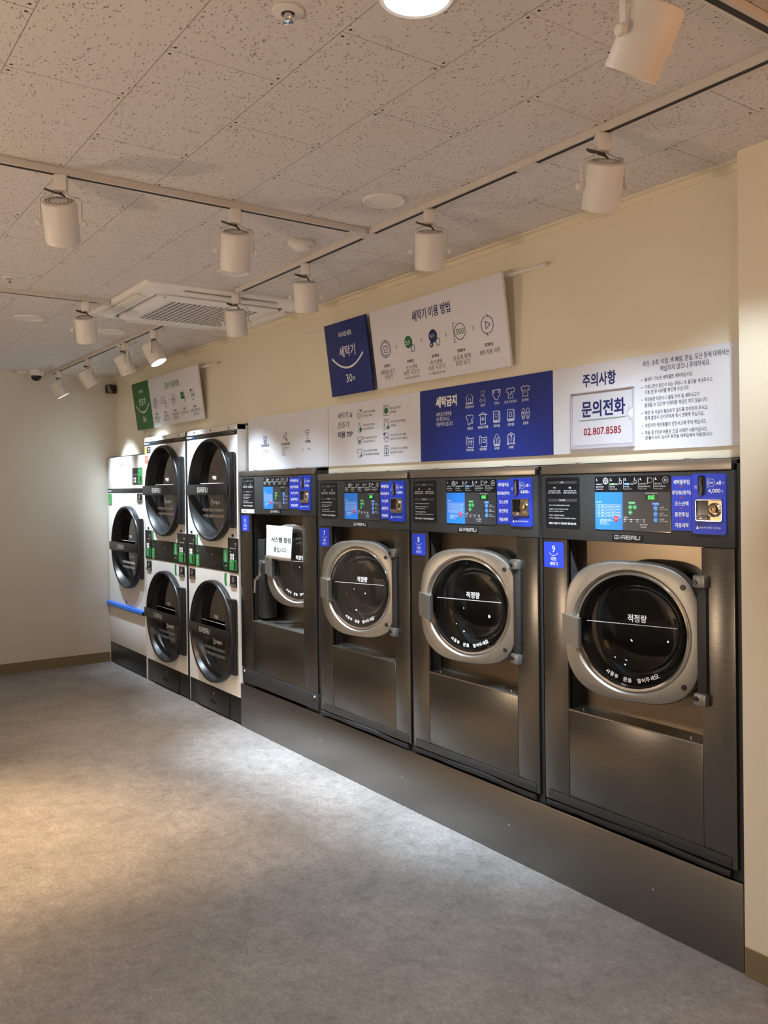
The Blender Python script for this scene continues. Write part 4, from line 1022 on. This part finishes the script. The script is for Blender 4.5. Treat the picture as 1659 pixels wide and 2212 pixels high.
t = hanging('dryer_sign', 'green half of the hanging dryer sign, with a white smile', -7.158, -6.774, 'hanging signs', 'sign_green', 2.066)
X = lambda x: x+7.158
Zs = lambda z: (z-2.066)/math.cos(TILT)
m = MB().text('DRYER', X(-6.962), Zs(2.376), .024, T, .105).text('건조기', X(-6.957), Zs(2.290), .058, T, .160, bold=.008).text('30', X(-6.965), Zs(2.145), .044, T, .060).text('분', X(-6.915), Zs(2.140), .022, T)
smile(m, X(-6.960), Zs(2.264), .295, .060, .0105, T)
prt('lettering', m, 'ink_white', t)
t = hanging('dryer_steps_sign', 'white hanging sign of drying steps beside the green sign half', -6.772, -5.778, 'hanging signs', 'sign_white', 2.066)
X = lambda x: x+6.772
nv = MB(); gn = MB(); bk = MB(); wt = MB(); zc = Zs(2.252)
gn.text('건조기 이용 방법', X(-6.290), Zs(2.366), .050, T, .285, bold=.012)
nv.icon('washer_door', X(-6.668), zc, .080, IW, T)
nv.stroke([(X(-6.505)+a, zc+.012+b) for a, b in ((-.035, -.025), (.035, -.025), (.035, .025), (-.035, .025))], IW, T, True); nv.text('코스', X(-6.505), zc+.012, .018, T); nv.icon('hand', X(-6.455), zc-.016, .060, IW, T)
nv.icon('coin', X(-6.287), zc, .082, IW, T); nv.text('500', X(-6.282), zc, .022, T)
gn.rrect(X(-6.145), X(-6.080), zc-.014, zc+.040, T, .012); wt.text('시작', X(-6.112), zc+.012, .018, T-.0003); nv.icon('hand', X(-6.075), zc-.012, .064, IW, T-.0006)
nv.icon('coin_ring', X(-5.920), zc, .078, IW, T); nv.text('500', X(-5.918), zc, .022, T); nv.disc(X(-5.945), zc+.034, .012, T)
for x in (-6.575, -6.372, -6.200, -6.005): nv.stroke([(X(x)-.004, zc+.009), (X(x)+.004, zc), (X(x)-.004, zc-.009)], .0026, T)
SX = (-6.665, -6.480, -6.287, -6.100, -5.905); caps = [MB() for _ in SX]
for k, x in enumerate(SX): caps[k].text('STEP.%d' % (k+1), X(x), Zs(2.166), .0125, T, .050, bold=.03)
for l, x, z, ww in (('세탁물 넣고', -6.665, 2.139, .118), ('문닫기', -6.660, 2.112, .066), ('코스선택', -6.480, 2.139, .088), ('버튼 누르기', -6.478, 2.112, .120), ('요금에 맞게', -6.287, 2.139, .118), ('동전 넣기', -6.285, 2.112, .096), ('시작 버튼 누르기', -6.100, 2.139, .150), ('동일한 금액추가시', -5.905, 2.139, .165), ('시간 연장', -5.903, 2.112, .096)):
    caps[min(range(5), key=lambda q: abs(x-SX[q]))].text(l, X(x), Zs(z), .023, T, ww)
prt('lettering', nv, 'ink_navy', t); prt('green_marks', gn, 'ink_green', t); [prt('step_caption', c_, 'ink_black', t) for c_ in caps]; prt('white_lettering', wt, 'ink_white', t)

# ------------------------------------------------------------------ lighting tracks
TZ = CEIL-.022
def track(label, axis, c, a, b, gaps=()):
    """surface mounted track along axis at c from a to b, with a dark slot below"""
    mid = (a+b)/2; o = (mid, c, CEIL) if axis == 'x' else (c, mid, CEIL)
    t = thing('lighting_track', label, 'track', o, 'ceiling lighting tracks')
    def bxx(m, u0, u1, v0, v1, z0, z1):
        return m.box(u0, u1, c+v0, c+v1, z0, z1) if axis == 'x' else m.box(c+v0, c+v1, u0, u1, z0, z1)
    m = MB(o)
    bxx(m, a, b, -.018, .018, CEIL-.006, CEIL-.0005)
    bxx(m, a, b, -.018, -.009, TZ, CEIL-.006); bxx(m, a, b, .009, .018, TZ, CEIL-.006)
    obj('rail', m, 'track_white', t)
    sl = MB(o); bxx(sl, a+.002, b-.002, -.0088, .0088, TZ+.0005, TZ+.003); obj('slot', sl, 'slot_black', t)
    for g0, g1 in gaps:
        cv = MB(o); bxx(cv, g0, g1, -.019, .019, TZ-.0015, CEIL-.001); obj('joint_cover', cv, 'track_white', t)
    return t
track('long white track running along the wall above the washers', 'x', -.498, -4.075, .9, ((-4.075, -4.03), (-2.02, -1.93), (-2.915, -2.83)))
track('white track crossing the ceiling to meet the long wall track', 'y', -2.868, -3.6, -.520, ((-.60, -.52),))
track('white track at far left ending at the air conditioner', 'y', -4.700, -3.6, -.976, ((-1.04, -.976),))
track('far white track between the corner and the air conditioner', 'x', -.498, -7.80, -5.09, ((-7.80, -7.76), (-6.02, -5.95)))
track('white track crossing the top right corner of the ceiling', 'y', -1.076, -3.6, -.520)

_hm = {}
def shared(name, mb_fn, mat, parent, smooth=35):
    """parts of every spotlight share their mesh"""
    if name not in _hm:
        o = obj(name, mb_fn(), mat, parent, smooth=smooth); _hm[name] = o.data; return o
    o = bpy.data.objects.new(name, _hm[name]); COL.objects.link(o); o.parent = parent; return o
PIV = TZ-.152                                  # height of the tilt axis
def m_adapter(): return MB().bbox(-.021, .021, -.021, .021, .098, .1525, .007)
def m_yoke():
    P = [(-.064, 0, -.004), (-.064, 0, .070), (-.059, 0, .081), (-.034, 0, .087), (-.013, 0, .099), (.013, 0, .099), (.034, 0, .087), (.059, 0, .081), (.064, 0, .070), (.064, 0, -.004)]
    m = MB(); rings = []
    for i, p in enumerate(P):
        d = Vector(P[min(i+1, 9)])-Vector(P[max(i-1, 0)]); d.normalize(); n = Vector((-d.z, 0, d.x))
        p = Vector(p); rings.append([tuple(p+n*.0014+Vector((0, .007, 0))), tuple(p+n*.0014-Vector((0, .007, 0))), tuple(p-n*.0014-Vector((0, .007, 0))), tuple(p-n*.0014+Vector((0, .007, 0)))])
    return m.loft(rings, True, True)
def m_can(): return MB().lathe((0, 0, 0), [(.0005, .0705), (.046, .0695), (.0525, .066), (.0545, .060), (.0545, -.060), (.0535, -.064), (.051, -.064), (.049, -.050), (.0475, -.030)], 'z', 40, True)
def m_holes():
    m = MB()
    for r_, n_ in ((.040, 20), (.030, 14)):
        for k in range(n_):
            a = 2*PI*k/n_; m.add([(r_*math.cos(a)+.0032*math.cos(2*PI*j/8), r_*math.sin(a)+.0032*math.sin(2*PI*j/8), .0712) for j in range(8)], [tuple(range(8))])
    return m
def m_lens(): return MB().lathe((0, 0, 0), [(.047, -.036), (.0005, -.038)], 'z', 32, False, True)
def m_knob(q): return lambda: MB().lathe((q*.0655, 0, 0), [(.0005, 0), (.010, 0), (.0115, q*.003), (.0115, q*.011), (.009, q*.013), (.0005, q*.013)], 'x', 18)
def m_cable():
    return MB().tube([(0, 0, .100), (.004, -.008, .090), (-.014, -.024, .088), (-.038, -.022, .096), (-.048, -.008, .104), (-.038, .004, .104), (-.014, .004, .098), (.008, -.002, .088), (.016, -.006, .076), (.014, -.006, .064)], .0034, 8)
def spotlight(x, y, swivel, tilt, label, power, color, lens, angle=64, spill=0):
    t = thing('spotlight', label, 'spotlight', (x, y, PIV), 'track spotlights', (0, 0, swivel))
    shared('adapter', m_adapter, 'fixture_white', t); shared('yoke', m_yoke, 'fixture_white', t, 60)
    shared('cable', m_cable, 'cable_grey', t, 60)
    can = shared('lamp_can', m_can, 'fixture_white', t); can.rotation_euler = (tilt, 0, 0)
    shared('vent_holes', m_holes, 'slot_black', can, None)
    shared('knob', m_knob(1), 'fixture_white', can)
    o2 = bpy.data.objects.new('knob', _hm['knob'].copy()); COL.objects.link(o2); o2.parent = can; o2.rotation_euler = (0, 0, PI)
    key = 'lens_'+lens
    if key not in _hm:
        l_ = obj('lens', m_lens(), lens, can); _hm[key] = l_.data
    else:
        l_ = bpy.data.objects.new('lens', _hm[key]); COL.objects.link(l_); l_.parent = can
    if power: lamp('lamp_beam', 'SPOT', (0, 0, -.045), power, color, .035, angle=angle, blend=1, parent=can)
    if spill: lamp('lamp_spill', 'SPOT', (0, 0, -.045), spill, color, .035, angle=78, blend=1, parent=can)
    return t
A90 = PI/2
BY = -.498
SP = SPOT_POWER
def cool(x, p, q, r, label, k=1.0): aimed(x, BY, p, q, r, label, SP*k, SPOT_COOL, 'lens_lit', 58)
def narrow(x, p, q, r, label, k=1.0): aimed(x, BY, p, q, r, label, BEAM_POWER*k, SPOT_COOL, 'lens_lit', 34, SPILL_POWER)
def aimed(x, y, p, q, r, label, power, color, lens, angle, spill=0):
    spotlight(x, y, math.atan2(-p, q), math.atan2(math.hypot(p, q), r), label, power, color, lens, angle, spill)
narrow(-1.668, -.420, .270, .83, 'white spotlight on the wall track above the washer marked 9')
narrow(-2.480, -.310, .225, .87, 'white spotlight on the wall track above the washer marked 8')
narrow(-3.385, -.250, .190, .90, 'white spotlight on the wall track above the washer marked 7')
narrow(-4.105, -.210, .190, .91, 'white spotlight at the end of the wall track before the air conditioner')
cool(-5.300, .350, .370, .93, 'glowing white spotlight below the air conditioner edge, its lens shining')
cool(-5.860, .028, .433, .90, 'white spotlight second from the air conditioner on the far track')
cool(-6.710, .010, .545, .88, 'white spotlight third from the air conditioner on the far track')
cool(-7.530, .075, .477, .88, 'white spotlight closest to the far left wall beside the dome camera')
aimed(-1.02, BY, -.60, .42, .62, 'white spotlight further right on the wall track, outside the picture', 36, SPOT_COOL, 'lens_lit', 44)
aimed(-2.868, -1.712, -.530, .235, .82, 'white spotlight nearest the left edge on the crossing track', WARM_POWER*1.7, SPOT_WARM, 'lens_warm', 64)
aimed(-2.868, -1.095, -.434, .173, .85, 'white spotlight leaning left on the crossing track', WARM_POWER*1.3, SPOT_WARM, 'lens_warm', 64)
aimed(-4.700, -1.100, -.375, .205, .87, 'white spotlight on the far left track next to the air conditioner', WARM_POWER*1.0, SPOT_WARM, 'lens_warm', 64)
aimed(-1.076, -1.075, -.545, .0, .84, 'big near spotlight cut by the top edge of the photo', 0, SPOT_WARM, 'lens_dim', 60)
aimed(-4.700, -1.95, .2, .05, .97, 'white spotlight further left on the far left track, outside the picture', WARM_POWER*5.5, SPOT_WARM, 'lens_warm', 58)

# ------------------------------------------------------------------ ceiling fittings
def downlight(x, y, r, label, lit):
    o = (x, y, CEIL); t = thing('downlight', label, 'downlight', o, 'recessed ceiling lights')
    obj('trim_ring', MB(o).lathe(o, [(r, -.0005), (r*1.0, -.004), (r*.94, -.0085), (r*.86, -.006), (r*.84, -.002)], 'z', 48), 'fixture_white', t)
    obj('diffuser', MB(o).lathe(o, [(r*.85, -.003), (.0005, -.003)], 'z', 48, False, True), 'lens_lit' if lit else 'diffuser', t)
    if lit: lamp('lamp_glow', 'AREA', (0, 0, -.012), 6, (.95, .97, 1.0), r*1.6, angle=95, parent=t)
downlight(-1.443, -1.354, .082, 'bright lit round downlight cut by the top edge of the photo', True)
downlight(-2.536, -.662, .078, 'unlit round downlight beside the T joint of the two tracks', False)
downlight(-3.765, -.675, .078, 'unlit round downlight under the leaning spotlight, before the air conditioner', False)
downlight(-5.405, -1.225, .090, 'unlit round downlight at far left beyond the far left track', False)
downlight(-5.595, -.670, .088, 'unlit round downlight between the far left track and the far spotlights', False)

o = (-3.155, -.652, CEIL)
t = thing('smoke_detector', 'round white smoke detector beside the wall track', 'smoke detector', o)
obj('base', MB(o).lathe(o, [(.056, -.0005), (.056, -.012), (.050, -.018), (.034, -.021)], 'z', 40, False, True), 'fixture_white', t)
obj('sensing_cap', MB(o).lathe(o, [(.040, -.020), (.036, -.034), (.024, -.040), (.0005, -.041)], 'z', 32, False, True), 'fixture_white', t)
def sprinkler(x, y, label, hanging=True):
    o = (x, y, CEIL); t = thing('sprinkler', label, 'sprinkler', o, 'ceiling sprinklers')
    obj('escutcheon', MB(o).lathe(o, [(.036, -.0005), (.035, -.004), (.016, -.007), (.015, -.001)], 'z', 36), 'fixture_white', t)
    obj('cup', MB(o).lathe(o, [(.015, -.001), (.013, -.004), (.0005, -.003)], 'z', 24, False, True), 'slot_black', t)
    obj('head', MB(o).lathe(o, [(.009, -.002), (.009, -.012), (.006, -.018), (.011, -.022), (.012, -.024), (.0005, -.026)], 'z', 20, False, True), 'chrome', t)
sprinkler(-1.650, -1.550, 'chrome sprinkler with a round white collar near the top edge')
sprinkler(-4.455, -1.535, 'small dark sprinkler at the left edge above the far left track')

o = (-7.715, -.640, CEIL)
t = thing('dome_camera', 'white dome camera with black bubble at the far left wall', 'camera', o)
obj('housing', MB(o).lathe(o, [(.064, -.0005), (.063, -.022), (.054, -.046), (.044, -.050)], 'z', 40, False, True), 'fixture_white', t)
obj('bubble', MB(o).lathe(o, [(.042, -.048), (.042, -.058), (.036, -.076), (.022, -.088), (.0005, -.092)], 'z', 32, False, True), 'black_gloss', t)
obj('cable_box', MB(o).bbox(-7.835, -7.76, -.775, -.700, CEIL-.022, CEIL-.001, .003), 'fixture_white', t)
o = (LEFT_X, .026, 2.452)
t = thing('wall_sensor', 'small black box sensor on the far wall below the ceiling corner', 'sensor', o)
obj('mount', MB(o).box(LEFT_X, LEFT_X+.02, .01, .045, 2.47, 2.525), 'black_matte', t)
obj('case', MB(o).bbox(LEFT_X+.018, LEFT_X+.07, -.022, .068, 2.440, 2.520, .008), 'black_gloss', t)
obj('window', MB(o).add([(LEFT_X+.0705, -.018, 2.512), (LEFT_X+.0705, .0, 2.512), (LEFT_X+.0705, .028, 2.446), (LEFT_X+.0705, -.006, 2.446)], [(0, 1, 2, 3)]), 'handle_grey', t, smooth=None)

# ceiling cassette air conditioner
ax, ay = -4.606, -.497; o = (ax, ay, CEIL)
t = thing('air_conditioner', 'white four way ceiling cassette air conditioner with a square grille', 'air conditioner', o)
def rsq(h, r, z, n=6):
    P = []
    for sx, sy, a in ((1, -1, -90), (1, 1, 0), (-1, 1, 90), (-1, -1, 180)):
        for k in range(n+1):
            th = R(a+90*k/n); P.append((ax+sx*(h-r)+r*math.cos(th), ay+sy*(h-r)+r*math.sin(th), z))
    return P
obj('frame', MB(o).loft([rsq(.474, .02, CEIL-.0005), rsq(.474, .02, CEIL-.010), rsq(.466, .03, CEIL-.020), rsq(.392, .045, CEIL-.036), rsq(.372, .045, CEIL-.036), rsq(.368, .045, CEIL-.026)], True), 'ac_white', t, smooth=30)
obj('gap', MB(o).loft([rsq(.369, .045, CEIL-.027), rsq(.3, .045, CEIL-.027)], False, True), 'slot_black', t)
ip = obj('intake_panel', MB(o).loft([rsq(.352, .05, CEIL-.027), rsq(.352, .05, CEIL-.040), rsq(.342, .05, CEIL-.046), rsq(.262, .012, CEIL-.046), rsq(.256, .012, CEIL-.040)], False, False), 'ac_white', t, smooth=30)
obj('filter', MB(o).box(ax-.257, ax+.257, ay-.257, ay+.257, CEIL-.0455, CEIL-.043), 'slot_black', ip)
g = MB(o); N_ = 17
for k in range(N_+1):
    u = -.256+.512*k/N_
    g.box(ax+u-.004, ax+u+.004, ay-.256, ay+.256, CEIL-.0466, CEIL-.0456).box(ax-.256, ax+.256, ay+u-.004, ay+u+.004, CEIL-.0467, CEIL-.0457)
obj('grille', g, 'ac_white', ip, smooth=None)
for k in range(4):
    c, s = [(1, 0), (0, 1), (-1, 0), (0, -1)][k]
    lv = MB(o); cx_, cy_ = ax+c*.416, ay+s*.416
    w_, d_ = (.034, .27) if c else (.27, .034)
    lv.bbox(cx_-w_, cx_+w_, cy_-d_, cy_+d_, CEIL-.038, CEIL-.030, .002)
    obj('louver', lv, 'diffuser', t)
prt('indicator', MB(o).box(ax+.33, ax+.338, ay-.33, ay-.318, CEIL-.0468, CEIL-.0458).box(ax-.26, ax-.235, ay-.31, ay-.302, CEIL-.0468, CEIL-.0458), 'handle_grey', ip)

bpy.data.objects.remove(_fobj)
